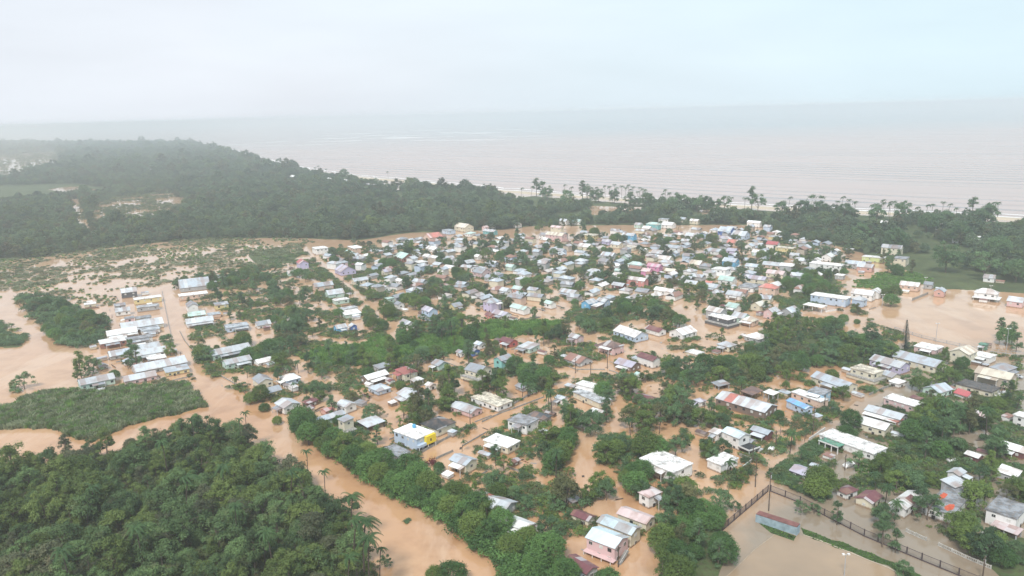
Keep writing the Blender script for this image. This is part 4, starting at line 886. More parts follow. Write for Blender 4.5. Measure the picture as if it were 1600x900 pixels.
def build_house(line):
    left, lab, short = line.split('|'); p = left.split(); tl = p[0]; q = [float(v) for v in p[1:7]]; h = float(p[7]); kind, rc, wc = p[8:11]; opts = p[11].split(',') if len(p) > 11 else []
    ox, oy, s = TILES[tl]; P = [(ox + q[i] / s, oy + q[i + 1] / s) for i in (0, 2, 4)]
    h *= 1.12 if P[1][1] > 580 else (1.25 if P[1][1] > 480 else (1.5 if h < 3.5 else 1.25))
    A, F_, B = [g(x, y, h) for x, y in P]; dist = F_.length
    d1 = F_ - A; d2 = B - F_; a1 = math.atan2(d1.y, d1.x); a2 = math.atan2(d2.y, d2.x) - math.pi / 2; cx = P[1][0]
    prior = R_(-45) if cx > 760 else R_(-45 - 17 * min(1, (760 - cx) / 300))
    if cx > 760 and P[1][1] < 470: prior = R_(-38)
    L1, L2 = d1.length, d2.length; yaw = lerp_ang(a1, a2, L2 / (L1 + L2)); k = min(.9, max(.15, (dist - 260) / 300)); yaw = lerp_ang(yaw, prior, k)
    u = Vector((math.cos(yaw), math.sin(yaw), 0)); v = Vector((-u.y, u.x, 0)); hull = B - A
    L1 = abs(hull.dot(u)); L2 = abs(hull.dot(v))
    if P[1][1] < 500 or dist > 330:      # distant: trust the width across the picture, not the few pixels of depth
        wpx = P[2][0] - P[0][0]; wm = wpx * dist / F_PX * 1.0; cw = abs(u.x); sw = abs(v.x); 
        L1 = min(max(L1, 7), 18); L2 = min(max(L2, 7), 16); f = wm / (L1 * cw + L2 * sw); f = min(max(f, .5), 1.7); L1 *= f; L2 *= f
    mn = 2.6 if h < 1.7 or wc in ('brown', 'green') else 4.2
    L1 = min(max(L1, mn), 27); L2 = min(max(L2, mn), 27)
    if max(L1, L2) / min(L1, L2) > 2.5:
        if L1 > L2: L2 = L1 / 2.5
        else: L1 = L2 / 2.5
    c = F_ - u * (L1 / 2) + v * (L2 / 2); c.z = 0
    # keep the roof outline centred where the picture shows it
    mx = (P[0][0] + P[2][0]) / 2
    cpx = pr(c + Vector((0, 0, h)))[0]; c.x += (mx - cpx) * dist / F_PX * .5
    sp = any(o_ in opts for o_ in ('yb', 'deck', 'stair', 'stilt', 'pw'))
    rg = random.Random(int(cx * 7 + P[1][1])); near = dist < 400
    if L2 > L1 * 1.02 and not sp: rz = yaw + math.pi / 2; Lh, Wh = L2, L1; faces = ['-y', '-x']; front = '-y'
    else: rz = yaw; Lh, Wh = L1, L2; faces = ['-y', '+x']; front = '-y'
    if L2 > L1 * 1.02 and not sp: faces = ['-x', '-y'] 
    t = thing("house", None, "house", (c.x, c.y, 0), rz, "flooded houses of the settlement")
    flat = kind == 'flat'; inset = .38 if not flat else .3
    PT = .18 if dist < 330 else (.23 if dist < 420 else .29); rb, rise = roof_geo(kind, Lh, Wh, h, .14, PT if kind != 'shed' else None); rb.build("roof", roof_mat(rc, flat), t)
    if 'open' in opts:
        for sx in (-1, 0, 1):
            for sy in (-1, 1): MB().box(-.16, .16, -.16, .16, -1.9, h + (rise if (kind == 'shed' and sy > 0) else 0) + (0 if kind != 'shed' else 0)).build("post", plain("post_" + wc, WALLC[wc]), t, (sx * (Lh / 2 - .5), sy * (Wh / 2 - .5), 0))
        if rc != 'white' or wc == 'dark': MB().box(-Lh / 2 + .6, Lh / 2 - .6, Wh / 2 - .9, Wh / 2 - .75, -1.9, h - .3).build("back_wall", wall_mat('dark' if wc == 'dark' else 'brown'), t)
    else:
        z0 = 1.9 if 'stilt' in opts else -1.9
        wall_geo(kind, Lh, Wh, h, inset, rise, z0).build("wall", wall_mat(wc), t)
        kinds = [1, 1, 2] if wc in ('maroon', 'brown', 'brick', 'dark', 'blue', 'red') else [0, 0, 1, 2]
        if near and not sp: faces = ['-y', '+x', '-x', '+y']
        if h > 1.2 and dist < 1000:
            zc = h - 1.15 if h > 1.9 else h - .75
            place_windows(t, Lh, Wh, h, zc, faces, inset, rg, kinds, near)
            if h > 3.7 and 'stilt' not in opts: place_windows(t, Lh, Wh, h, .75, faces, inset, rg, kinds, near)
        if near and h > 2 and 'stilt' not in opts:
            o = bpy.data.objects.new("door", DOORM); COL.objects.link(o); o.parent = t; o.location = (rg.uniform(-.2, .2) * Lh, -Wh / 2 + inset - .03, .2)
            if h < 3.5: o.scale = (1, 1, .95)
    sgx = 1
    if 'lean' in opts or (dist < 520 and h > 2.3 and not opts and rg.random() < .65):
        w2 = 2.6; hh = h - .45; x0, x1 = sorted((rg.uniform(-.5, -.1) * Lh, rg.uniform(.15, .5) * Lh)); y0 = -Wh / 2 + inset - w2
        MB().prism([(y0, hh - .35), (-Wh / 2 + inset - .01, hh), (-Wh / 2 + inset - .01, hh + .1), (y0, hh - .25)], x0, x1).build("porch_roof", roof_mat(rg.choice(['silver', 'grey', 'white', rc]), False), t)
        for xx in (x0 + .15, x1 - .15): MB().box(-.09, .09, -.09, .09, -1.9, hh - .36).build("post", FRAME, t, (xx, y0 + .15, 0))
    if 'low' in opts:
        a, b_ = 2.4, 2.0; MB().box(-Lh / 2 + .1, Lh / 2 + b_, -Wh / 2 - a, Wh / 2 - .6, -1.9, 1.75).build("lower_floor", wall_mat('cream' if wc in ('cream', 'white') else wc), t)
        MB().box(-Lh / 2, Lh / 2 + b_ + .2, -Wh / 2 - a - .2, Wh / 2 - .5, 1.76, 1.95).build("terrace_slab", CONC if wc != 'white' else WHITEP, t)
        for k in range(6): MB().box(-.06, .06, -.06, .06, 1.95, 2.7).build("railing_post", FRAME, t, (-Lh / 2 + .2 + k * (Lh + b_) / 5.2, -Wh / 2 - a, 0))
        MB().box(-Lh / 2 + .1, Lh / 2 + b_, -Wh / 2 - a - .05, -Wh / 2 - a + .05, 2.7, 2.78).build("railing", FRAME, t)
    if 'yb' in opts:
        l = Lh / 2 - inset; w_ = Wh / 2 - inset
        MB().box(l + .01, l + 1.3, w_ * -.1, w_ + .2, 1.9, h - .05).build("balcony_wall", YEL, t)
        MB().box(l + .01, l + 1.3, -w_, w_ * -.1 - .01, 1.9, 2.9).build("balcony_parapet", wall_mat('paleblue'), t)
        for y_ in (-w_ + .9, 0.3, w_ - .7): MB().box(l, l + .06, y_ - .75, y_ + .75, -1.0, 1.5).build("garage_opening_shade", DARKP, t)  # dark plates on the wall, painted shade of the open garages
        for y_ in (-w_ + .1, w_ * .1, w_): MB().box(l + 1.1, l + 1.3, y_ - .1, y_ + .1, -1.9, 1.89).build("post", WHITEP, t)
        MB().box(-l * .45, -l * .1, -w_ - .05, -w_, .4, 1.6).build("garage_opening_shade", DARKP, t)  # another dark plate painting the shade inside an opening
        MB().box(l + 1.305, l + 1.34, w_ * .35, w_ * .5, 2.9, 3.9).build("window", GLASS, t)
    if 'stilt' in opts:
        MB().box(-Lh / 2 - .6, Lh / 2 + 1.6, -Wh / 2 - 1.2, Wh / 2, 1.7, 1.89).build("floor_slab", WHITEP, t)
        for sx in (-1, -.3, .4, 1.1):
            for sy in (-1.1, .9): MB().box(-.15, .15, -.15, .15, -1.9, 1.69).build("post", WHITEP, t, (sx * (Lh / 2 - .2), sy * (Wh / 2 - .2), 0))
        MB().box(-Lh * .3, Lh * .3, -Wh * .2, Wh * .4, -1.9, 1.68).build("lower_floor", wall_mat('mint'), t)
    if 'deck' in opts:
        x0 = Lh / 2 - inset; MB().box(x0 + .01, x0 + 5.2, -Wh / 2, Wh / 2 - .5, 1.5, 1.75).build("deck", BLACKP, t)
        for y_ in (-Wh / 2 + .2, 0, Wh / 2 - .7): MB().box(x0 + 4.9, x0 + 5.15, y_ - .12, y_ + .12, -1.9, 1.49).build("post", WHITEP, t)
        MB().box(x0 + 5.05, x0 + 5.2, -Wh / 2, Wh / 2 - .5, 1.76, 2.3).box(x0 + .1, x0 + 5.04, -Wh / 2, -Wh / 2 + .12, 1.76, 2.3).build("parapet", WHITEP, t)
    if 'stair' in opts:
        b = MB(); n = 12
        for k in range(n): b.box(Lh / 2 + .3 + .0, Lh / 2 + 1.5, -Wh / 2 + k * .42, -Wh / 2 + (k + 1) * .42 - .01, -.3 + k * .2, -.1 + k * .2)
        b.build("stair", CONC, t); MB().prism([(-Wh / 2, .75), (-Wh / 2 + n * .42, .75 + n * .2), (-Wh / 2 + n * .42, .85 + n * .2), (-Wh / 2, .85)], Lh / 2 + 1.42, Lh / 2 + 1.5).build("handrail", FRAME, t)
        for k in range(4): MB().box(-.1, .1, -.1, .1, -1.9, 1.0).build("post", WHITEP, t, (-Lh / 2 + .4 + k * Lh / 3.4, -Wh / 2 - 1.2, 0))
        MB().box(-Lh / 2 + .2, Lh / 2 + .2, -Wh / 2 - 1.4, -Wh / 2 + inset - .01, 1.01, 1.16).build("balcony", wall_mat('pink'), t)
    if 'porch' in opts:
        x0, x1 = -Lh * .38, -Lh * .02; y1 = -Wh / 2 + inset - .01
        MB().box(x0, x1, y1 - 4, y1, h - .35, h - .15).build("porch_roof", roof_mat('green', True), t)
        MB().box(x0 - .1, x1 + .1, y1 - 4.12, y1 - 4.01, h - .5, h - .05).build("porch_beam", WHITEP, t)
        for k in range(4): MB().box(-.14, .14, -.14, .14, -1.9, h - .51).build("post", WHITEP, t, (x0 + .2 + (x1 - x0 - .4) * k / 3, y1 - 3.8, 0))
    if 'pr' in opts or 'pm' in opts:
        col = 'coral' if 'pr' in opts else 'maroon'; r = Wh * PT; w_ = Wh / 2; e = .17
        xa, xb = (-.32 * Lh, -.16 * Lh) if 'pr' in opts else (-.1 * Lh, .2 * Lh)
        MB().prism([(-w_ - .01, h + e - .02), (0, h + r + e), (0, h + r + e + .03), (-w_ - .01, h + e + .03)], xa, xb).build("roof_sheet", roof_mat(col, False), t)
        if 'pr' in opts: MB().prism([(w_ + .01, h + e - .02), (0.001, h + r + e), (0.001, h + r + e + .03), (w_ + .01, h + e + .03)], xa, xb).build("roof_sheet", roof_mat(col, False), t)
    if 'pw' in opts:
        om = plain("orange_red_paint", (.62, .13, .07), .8, .2, .3, .6)
        for (x0, x1, y0, y1) in ((.04, .36, -.42, -.12), (-.40, -.16, -.10, .2)):
            vs_ = []; 
            for k in range(14):
                th = k / 14 * 6.283; rr = rg.uniform(.75, 1.05); vs_.append(((x0 + x1) / 2 * Lh + math.cos(th) * (x1 - x0) / 2 * Lh * rr, (y0 + y1) / 2 * Wh + math.sin(th) * (y1 - y0) / 2 * Wh * rr, h + .23))
            MB().add(vs_, [tuple(range(14))]).build("paint_patch", om, t)
    if 'tank' in opts or (near and lab and 'blue tank' in lab):
        tk = thing("water_tank", "round blue plastic water tank on the " + ("white roof of the yellow-balcony house" if 'tank' in opts else "long bright white roof"), "water tank", (c.x, c.y, h + .24), 0)
        lx = Vector((-Lh * .18, Wh * .28, 0)) if 'tank' in opts else Vector((Lh * .4, -Wh * .1, 0)); tk.location += Matrix.Rotation(rz, 3, 'Z') @ lx
        MB().tube([(0, 0, 0), (0, 0, .1), (0, 0, .6), (0, 0, 1.1), (0, 0, 1.3)], [.65, .7, .68, .7, .5], 14).build("tank_body", BLUEP, tk); MB().tube([(0, 0, 1.3), (0, 0, 1.42)], [.25, .22], 10).build("lid", BLUEP, tk)
    FOOT.append((c.x, c.y, Lh / 2 - .2, Wh / 2 - .2, rz))
    x_, y_, _ = pr(c + Vector((0, 0, h * .6)))
    HOUSES.append(dict(o=t, px=x_, py=y_, lab=lab.strip(), short=short.strip(), kind=kind, rc=rc, wc=wc, h=h, L=Lh, opts=opts))
for ln in HTXT.strip().splitlines():
    if ln.strip(): build_house(ln)
LANDM = [(h['px'], h['py'], h['short']) for h in HOUSES if h['short']] + [(1215, 812, 'blue shipping container'), (1500, 490, 'flooded playing field'), (120, 520, 'thicket on the left bank'), (60, 640, 'reed field')]
ORD = ['nearest', 'second nearest', 'third nearest', 'fourth nearest', 'fifth nearest', 'sixth nearest', 'seventh nearest', 'eighth nearest', 'ninth nearest', 'tenth nearest']
def ordw(i):
    if i < 10: return ORD[i]
    tens = {1: {10: 'tenth', 11: 'eleventh', 12: 'twelfth', 13: 'thirteenth', 14: 'fourteenth', 15: 'fifteenth', 16: 'sixteenth', 17: 'seventeenth', 18: 'eighteenth', 19: 'nineteenth'}}
    n_ = i + 1
    if n_ < 20: return tens[1][n_] + ' nearest'
    return 'number %d in distance' % n_
def relabel(items, noun=None):
    """items: (object, px, py, description); each label gets its place next to a landmark"""
    grp = {}
    for o_, x, y, d in items:
        L0 = min(LANDM, key=lambda q: (q[0] - x) ** 2 + ((q[1] - y) * 1.6) ** 2); dx = x - L0[0]; dy = y - L0[1]
        side = ('left of' if dx < 0 else 'right of') if abs(dx) > 1.2 * abs(dy) else ('behind' if dy < 0 else 'in front of')
        grp.setdefault((d, side, L0[2]), []).append((math.hypot(dx, dy), o_))
    for (d, side, s), l in grp.items():
        l.sort(key=lambda q: q[0])
        for i, (dd, o_) in enumerate(l):
            d2 = d; w_ = ordw(i)
            lab = lambda: f"{d2} {side} the {s}" if len(l) == 1 else f"{d2}, {w_} {side} the {s}"
            for cut in (" gabled", " hipped", " flat", " sloping", " roof", "nearest", " half sunk in water", " standing in water", " with fronds blown to the right", "the "):
                if len(lab().split()) <= 16: break
                if cut == "nearest": w_ = w_.replace(" nearest", "")
                elif cut == " roof": d2 = d2.replace(" house with ", " house, ")
                elif cut == "the ": side = side.replace(" of", ""); 
                else: d2 = d2.replace(cut, "")
            o_["label"] = lab()
WN = dict(skyblue='sky blue', paleblue='pale blue', azure='bright blue', dark='dark', brick='brick-red', hotpink='pink')
RN = dict(silverblue='blue-grey', silver='silver', paleblue='pale blue', pinkw='rusty pink-white', maroon='maroon', dark='charcoal', black='black')
its = []
for h in HOUSES:
    if h['lab']: h['o']["label"] = h['lab']; continue
    rt = {'gable': 'gabled', 'hip': 'hipped', 'flat': 'flat', 'shed': 'sloping'}[h['kind']]
    size = 'two-storey ' if h['h'] > 3.5 else ('small ' if h['L'] < 6.5 else ('long ' if h['L'] > 14 else ''))
    body = 'open shelter' if 'open' in h['opts'] else 'house'
    wcn = WN.get(h['wc'], h['wc']); d = f"{size}{wcn} {body} with {RN.get(h['rc'], h['rc'])} {rt} roof" if body == 'house' else f"{size}{RN.get(h['rc'], h['rc'])} roofed {body} on posts"
    its.append((h['o'], h['px'], h['py'], d))
relabel(its)

# ------------------------------------------------------------------ roads and plots kept free of growth
ROADS = [([(262, 452), (275, 500), (290, 565), (340, 620), (420, 660), (520, 720), (600, 780), (680, 840), (780, 920)], 15), ([(478, 388), (520, 425), (560, 462), (600, 500), (622, 540)], 6),
         ([(560, 800), (640, 728), (735, 685), (830, 625), (900, 590), (960, 560), (1010, 545), (1060, 520)], 10), ([(1080, 900), (1190, 740), (1260, 690), (1350, 635), (1440, 590)], 12),
         ([(1200, 770), (1300, 800), (1400, 850), (1530, 920)], 14), ([(1060, 520), (1150, 515), (1210, 490), (1260, 492), (1330, 500)], 8), ([(880, 400), (960, 385), (1000, 400)], 4),
         ([(760, 400), (800, 425), (830, 440)], 4), ([(860, 450), (890, 480), (870, 500)], 6), ([(1090, 425), (1160, 450), (1215, 478)], 5)]
def seg_d(px, py, a, b):
    ax, ay = a; bx, by = b; t = np.clip(((px - ax) * (bx - ax) + (py - ay) * (by - ay)) / ((bx - ax) ** 2 + (by - ay) ** 2), 0, 1)
    return np.hypot(px - ax - t * (bx - ax), (py - ay - t * (by - ay)) * 1.5)
def clear_of(P, pad=0.5, roads=True, rw=1.0, tall=0.0):
    P = np.asarray(P, float); ok = np.ones(len(P), bool)
    for (x, y, l, w_, rz) in FOOT:
        dx = P[:, 0] - x; dy = P[:, 1] - y; c, s = math.cos(-rz), math.sin(-rz); ok &= ~((np.abs(dx * c - dy * s) < l + pad) & (np.abs(dx * s + dy * c) < w_ + pad))
    if roads:
        px, py = pr_np(P[:, 0], P[:, 1])
        q = np.hypot(np.hypot(P[:, 0], P[:, 1]), CAM_H); up = tall * F_PX / q
        for pl, w_ in ROADS:
            for a, b in zip(pl, pl[1:]):
                ok &= seg_d(px, py, a, b) > w_ * rw
                if tall: ok &= (seg_d(px, py - up * .55, a, b) > w_ * rw * .7) & (seg_d(px, py - up, a, b) > w_ * rw * .45)
    return ok
# small outbuildings and lean-tos between the houses
rgs = random.Random(31); SH = []
for h_ in list(HOUSES):
    if 'open' in h_['opts'] or not (365 < h_['py'] < 760) or rgs.random() > .62 or len(SH) > 150: continue
    o0 = h_['o']; rz = o0.rotation_euler.z; th = rz + rgs.choice([0, 1.5708, 3.1416, 4.7124]); rr = h_['L'] * .5 + rgs.uniform(2.5, 5)
    x, y = o0.location.x + math.cos(th) * rr, o0.location.y + math.sin(th) * rr
    if not clear_of([(x, y)], 1.6, True, 1.0)[0]: continue
    l_, w_, hh = rgs.uniform(3, 5.5), rgs.uniform(2.4, 3.6), rgs.uniform(1.3, 2.1); kd = rgs.choice(['shed', 'shed', 'gable']); rc = rgs.choice(['silver', 'grey', 'white', 'rust', 'brown', 'silverblue', 'maroon']); wc = rgs.choice(['grey', 'white', 'brown', 'cream', 'beige'])
    t = thing("shed", None, "shed", (x, y, 0), rz, "small sheds beside the flooded houses"); rb, rise = roof_geo(kd, l_, w_, hh, .09); rb.build("roof", roof_mat(rc, False), t); wall_geo(kd, l_, w_, hh, .2, rise).build("wall", wall_mat(wc), t)
    FOOT.append((x, y, l_ / 2, w_ / 2, rz)); px, py, _ = pr((x, y, 1)); SH.append((t, px, py, f"small {wc} shed with {RN.get(rc, rc)} roof"))
relabel(SH)
# beyond the first three hundred houses: the smallest, farthest roofs
rgf = random.Random(8); FAR = [(640, 372), (760, 352), (860, 345), (1000, 340), (1130, 348), (1210, 360), (1330, 395), (1300, 425), (1230, 478), (1100, 470), (960, 480), (860, 485), (760, 480), (650, 480), (610, 480), (560, 440), (490, 405)]
Pf = grid_pts(-250, 420, 380, 760, 18, 6); Pf = Pf[in_px(Pf, FAR)]; fb = MB(); fm = []; FW = ['white', 'cream', 'grey', 'paleblue', 'peach', 'white', 'beige', 'grey']; FR = ['silver', 'white', 'silverblue', 'grey', 'rust', 'silver', 'grey', 'silverblue']
for nm in FW: fm.append(wall_mat(nm))
for nm in FR: fm.append(roof_mat(nm, False))
nfar = 0
for p in Pf:
    if not clear_of([tuple(p)], 3.9, True, .8)[0]: continue
    l_, w_, hh = rgf.uniform(7, 12), rgf.uniform(6, 8), rgf.choice([2.8, 3.0, 3.2, 5.2]); rz = R_(-38) + rgf.choice([0, 1.5708]) + rgf.uniform(-.1, .1); i1, i2 = rgf.randrange(8), 8 + rgf.randrange(8); n0 = len(fb.v)
    rb, rise = roof_geo('gable' if rgf.random() < .65 else 'hip', l_, w_, hh, .14, .22); fb.add(rb.v, rb.f, i2); wb = wall_geo('flat', l_, w_, hh, .4, 0); fb.add(wb.v, wb.f, i1)
    cs, sn = math.cos(rz), math.sin(rz); fb.v[n0:] = [(p[0] + x * cs - y * sn, p[1] + x * sn + y * cs, z) for x, y, z in fb.v[n0:]]; FOOT.append((p[0], p[1], l_ / 2, w_ / 2, rz)); nfar += 1
print('far roofs', nfar); tag(fb.build("distant_houses", fm), kind='stuff')
# ------------------------------------------------------------------ trees
FIELD = [(1345, 485), (1440, 462), (1600, 478), (1700, 500), (1700, 560), (1560, 550), (1440, 535), (1400, 520)]
YARD = [(1130, 840), (1200, 775), (1600, 960), (1150, 960)]
TREE_ITEMS = []
LBL = dict(forest='leafy mid-green tree', dense='round dark green tree', airy='open spreading green tree', tall='tall slender tree', bush='low green bush')
NAME = dict(forest='leafy_tree', dense='round_tree', airy='spreading_tree', tall='tall_tree', bush='shrub')
GRP = dict(forest='leafy trees among the houses', dense='round dark trees among the houses', airy='spreading trees among the houses', tall='tall trees among the houses', bush='bushes standing in the flood')
KC = {}
def hides(x, y, sc):
    bx, by, q = pr((x, y, 0)); cx_, cy_, _ = pr((x, y, 6 * sc)); r = 4.3 * sc * F_PX / q
    for hx, hy, hw, hq in HB:
        if hq > q + 3 and abs(cx_ - hx) < hw * .8 + r * .35 and abs(cy_ - hy) < hw * .34 + r * .45: return True
    return False
HB = [(h['px'], h['py'], h['L'] * .45 * F_PX / pr(h['o'].location)[2], pr(h['o'].location)[2]) for h in HOUSES if h['py'] > 400]
def town_tree(kd, x, y, sc, leaf=None):
    if KC.get(kd, 0) >= 292: kd = min(('dense', 'airy', 'tall'), key=lambda q: KC.get(q, 0)) if kd != 'bush' else kd
    KC[kd] = KC.get(kd, 0) + 1
    me = random.choice(TREES[kd]); lf = leaf or LEAF[random.choice(['dense', 'dense', 'town_light'] if kd == 'dense' else ['town', 'town', 'town', 'town_light', 'town_light', 'town_olive'])]
    t = put_tree(NAME[kd], me, lf, x, y, sc, None, "bush" if kd == 'bush' else "tree", GRP[kd], z=-.9 if kd != 'bush' else -.3)
    px, py, _ = pr((x, y, 5 * sc if kd != 'bush' else .5)); TREE_ITEMS.append((t, px, py, LBL[kd])); return t
CL = """100 500 45 24 24 d;60 474 30 8 7 f;148 512 24 18 9 f;20 520 22 10 5 b;265 530 9 14 3 f;318 548 14 7 4 d;389 527 12 8 2 d;400 553 28 7 6 f;420 545 10 8 3 d;292 443 18 6 4 f;340 432 28 8 8 f;376 428 24 10 8 d
420 440 28 12 10 f;440 452 14 8 4 a;473 426 17 8 5 d;455 462 30 10 9 f;440 500 28 18 12 f;475 490 20 13 7 f;452 532 20 12 8 f;430 570 26 6 4 f;545 404 10 6 1 d;522 405 9 5 1 d;535 393 8 5 2 d;590 452 24 12 9 a;600 412 13 8 3 d
590 502 18 10 6 f;622 522 16 8 4 f;612 480 16 8 4 f;640 508 16 10 5 f;650 470 18 8 5 f;690 450 26 14 12 a;640 438 16 8 4 a;722 427 20 8 6 d;700 410 18 6 4 f;742 402 22 8 8 f;785 402 18 6 5 f;815 380 18 12 6 t
800 408 30 9 7 a;830 445 18 8 5 d;795 468 10 5 2 d;857 386 12 8 3 d;700 508 30 14 10 t;735 515 14 10 4 f;690 540 14 12 3 f;665 548 18 8 4 f;850 522 7 10 3 t;872 518 18 10 5 a;915 503 18 12 6 f;960 497 18 10 6 a;985 478 16 8 5 f
1020 480 26 12 9 f;1048 500 20 9 5 f;906 442 9 7 1 D;938 428 18 9 5 f;980 428 16 9 5 f;1000 410 10 6 2 f;928 385 20 5 5 f;965 375 14 5 4 d;1030 372 16 5 4 f;1100 366 12 5 3 d;1112 380 10 9 3 t;1245 425 24 8 6 f;1110 462 20 9 5 f;1085 447 16 8 3 d
1140 447 14 5 2 a;1170 467 14 5 3 f;840 590 26 16 13 d;820 572 16 8 5 f;868 690 28 28 11 d;892 640 16 20 5 t;925 655 16 10 4 a;700 500 12 10 4 f;655 648 20 14 6 t;690 615 14 14 4 t;640 640 14 8 2 f;560 618 10 9 2 a;502 612 10 9 2 f
585 642 14 10 3 a;395 612 12 9 2 D;412 628 10 8 1 D;432 648 9 6 1 d;475 655 14 9 2 D;940 612 16 8 3 d;985 598 18 10 5 f;1012 622 18 10 5 f;1050 608 26 12 9 a;1035 568 12 7 2 d;1060 575 12 8 3 f;1095 580 26 16 10 f;1150 572 44 18 14 f
1225 562 34 20 11 f;1225 520 24 16 8 t;1200 500 10 10 3 f;1285 508 22 14 10 f;1335 530 34 20 14 f;1380 548 28 10 8 f;1290 552 28 12 9 f;1258 445 30 16 16 D;1285 455 14 10 6 d;1050 640 34 12 10 a;1000 650 26 9 6 a;1095 652 20 8 3 f
1130 648 10 9 2 d;1115 697 16 9 4 d;1060 690 16 6 3 a;975 687 13 8 3 f;990 740 18 13 6 d;1015 757 16 10 3 f;948 700 16 9 4 a;935 762 15 9 4 f;880 772 15 10 5 a;775 762 14 10 4 f;808 768 10 10 2 f;868 822 12 8 3 a;1068 770 18 9 5 f
1120 777 10 8 2 a;1218 638 7 5 1 D;1322 662 14 9 2 D;1315 608 12 7 2 a;1470 645 36 20 13 f;1440 668 20 10 6 d;1520 655 24 14 8 t;1400 605 14 8 3 f;1430 590 18 7 4 f;1475 592 14 6 3 a;1375 722 16 9 4 f;1430 745 26 9 8 f;1405 745 14 7 4 a
1282 757 13 9 2 D;1340 715 12 8 2 a;1440 785 20 9 5 f;1385 800 14 10 3 f;1515 812 14 7 3 f;1510 835 15 9 4 d;1565 850 30 16 10 d;1530 770 16 8 3 a;1580 760 18 8 4 f;1393 462 14 7 3 D;1310 500 14 7 3 d;1150 780 8 6 1 a;1100 800 24 14 8 d
1070 840 34 22 12 d;1110 850 22 20 7 f;1050 880 30 16 9 f;1040 820 16 9 3 f;700 890 26 8 3 D;600 865 8 10 1 a;1480 690 24 10 4 f;1560 700 16 8 3 a;1545 730 20 8 4 f;1180 630 10 5 2 f;1575 520 14 8 3 d;1585 530 14 8 2 d;640 395 18 5 5 f
760 385 18 6 6 d;690 388 16 5 4 f;860 352 22 5 7 f;915 362 16 5 5 d;1130 402 14 5 3 d;1190 398 9 5 1 D;1215 405 16 4 3 f;1170 408 16 4 3 a;1300 395 14 4 3 f;1330 420 12 4 2 f;1385 405 20 6 5 f;1410 418 24 6 6 f;560 560 40 6 6 a;640 560 16 6 3 a
340 440 16 6 3 f;380 470 14 6 3 a;350 470 10 5 2 f;295 500 4 3 1 b;205 560 18 6 5 f;150 570 18 7 4 f;175 580 8 4 2 d;120 582 10 6 3 f;30 590 14 6 2 a;15 610 12 5 2 b;200 592 10 4 2 b;250 598 18 4 4 b;300 590 10 4 2 b;500 575 14 6 3 f
520 640 14 8 2 a;610 560 12 8 3 t;650 580 8 12 2 t;730 558 10 6 2 d;770 545 10 6 2 a;760 605 16 8 4 f;780 612 12 6 3 f;700 600 12 8 3 f;940 640 14 8 3 f;1020 700 10 5 2 D;1050 780 14 8 3 f;915 790 8 5 1 b;905 820 8 5 2 b;830 760 8 5 2 b"""
rgc = random.Random(5)
def town_cluster():
    cnt = {}
    for s in CL.replace('\n', ';').split(';'):
        cx, cy, rx, ry, n, ty = s.split(); cx, cy, rx, ry = map(float, (cx, cy, rx, ry)); n = int(n); placed = []
        kmap = {'d': ['dense', 'dense', 'forest'], 'f': ['forest', 'forest', 'airy', 'dense'], 'a': ['airy', 'airy', 'forest'], 't': ['tall', 'tall', 'forest'], 'b': ['bush'], 'D': ['dense']}[ty]
        for i in range(n):
            for tr in range(14):
                th = rgc.uniform(0, 6.283); u = math.sqrt(rgc.random()) if n > 1 else 0
                p = g(cx + rx * u * math.cos(th), cy + ry * u * math.sin(th), 4.2 if ty != 'b' else .5); pp = (p.x, p.y)
                if n > 1 and not clear_of([pp], -.3 if tr > 10 else 1.0, True, .75, 7.5 if ty != 'b' else 0)[0]: continue
                if any(math.hypot(pp[0] - q[0], pp[1] - q[1]) < 3.6 for q in placed): continue
                if n > 1 and ty != 'b' and tr < 13 and hides(pp[0], pp[1], .9): continue
                placed.append(pp); kd = rgc.choice(kmap)
                if n == 1 and ty != 'b': sc = max(.5, min(2.2, (rx * p.length / F_PX) / 4.6))
                else: sc = rgc.uniform(.62, 1.12) * (1.0 if ty != 'D' else 1.15)
                if kd == 'bush': sc = rgc.uniform(1.0, 2.2)
                town_tree(kd, pp[0], pp[1], sc); break
town_cluster()
# scattered single trees between the houses
TOWN = [(300, 440), (470, 395), (640, 356), (830, 346), (1100, 345), (1200, 356), (1300, 385), (1330, 480), (1420, 540), (1600, 560), (1600, 780), (1400, 760), (1210, 745), (1090, 790), (1000, 870), (880, 880), (760, 800), (640, 740), (480, 650), (330, 600), (280, 520)]
P = grid_pts(-330, 420, 205, 640, 9.5, 3); P = P[in_px(P, TOWN)]; P = P[clear_of(P, 1.0, True, 1.1, 5)]; P = P[~in_px(P, FIELD)]
ex = np.array([(t.location.x, t.location.y) for t, *_ in TREE_ITEMS]); dmin = np.array([np.min(np.hypot(*(ex - p).T)) for p in P])
P = P[(dmin > 5) & (fbm(P[:, 0], P[:, 1], 40, 21) > -.28)]; RNG.shuffle(P); 
for p in P[:460]:
    r = rgc.random() if not hides(p[0], p[1], .6) else .1; kd = 'bush' if r < .42 else ('airy' if r < .62 else ('forest' if r < .85 else 'dense'))
    town_tree(kd, p[0], p[1], rgc.uniform(1.0, 2.0) if kd == 'bush' else rgc.uniform(.35, .8))
relabel(TREE_ITEMS)
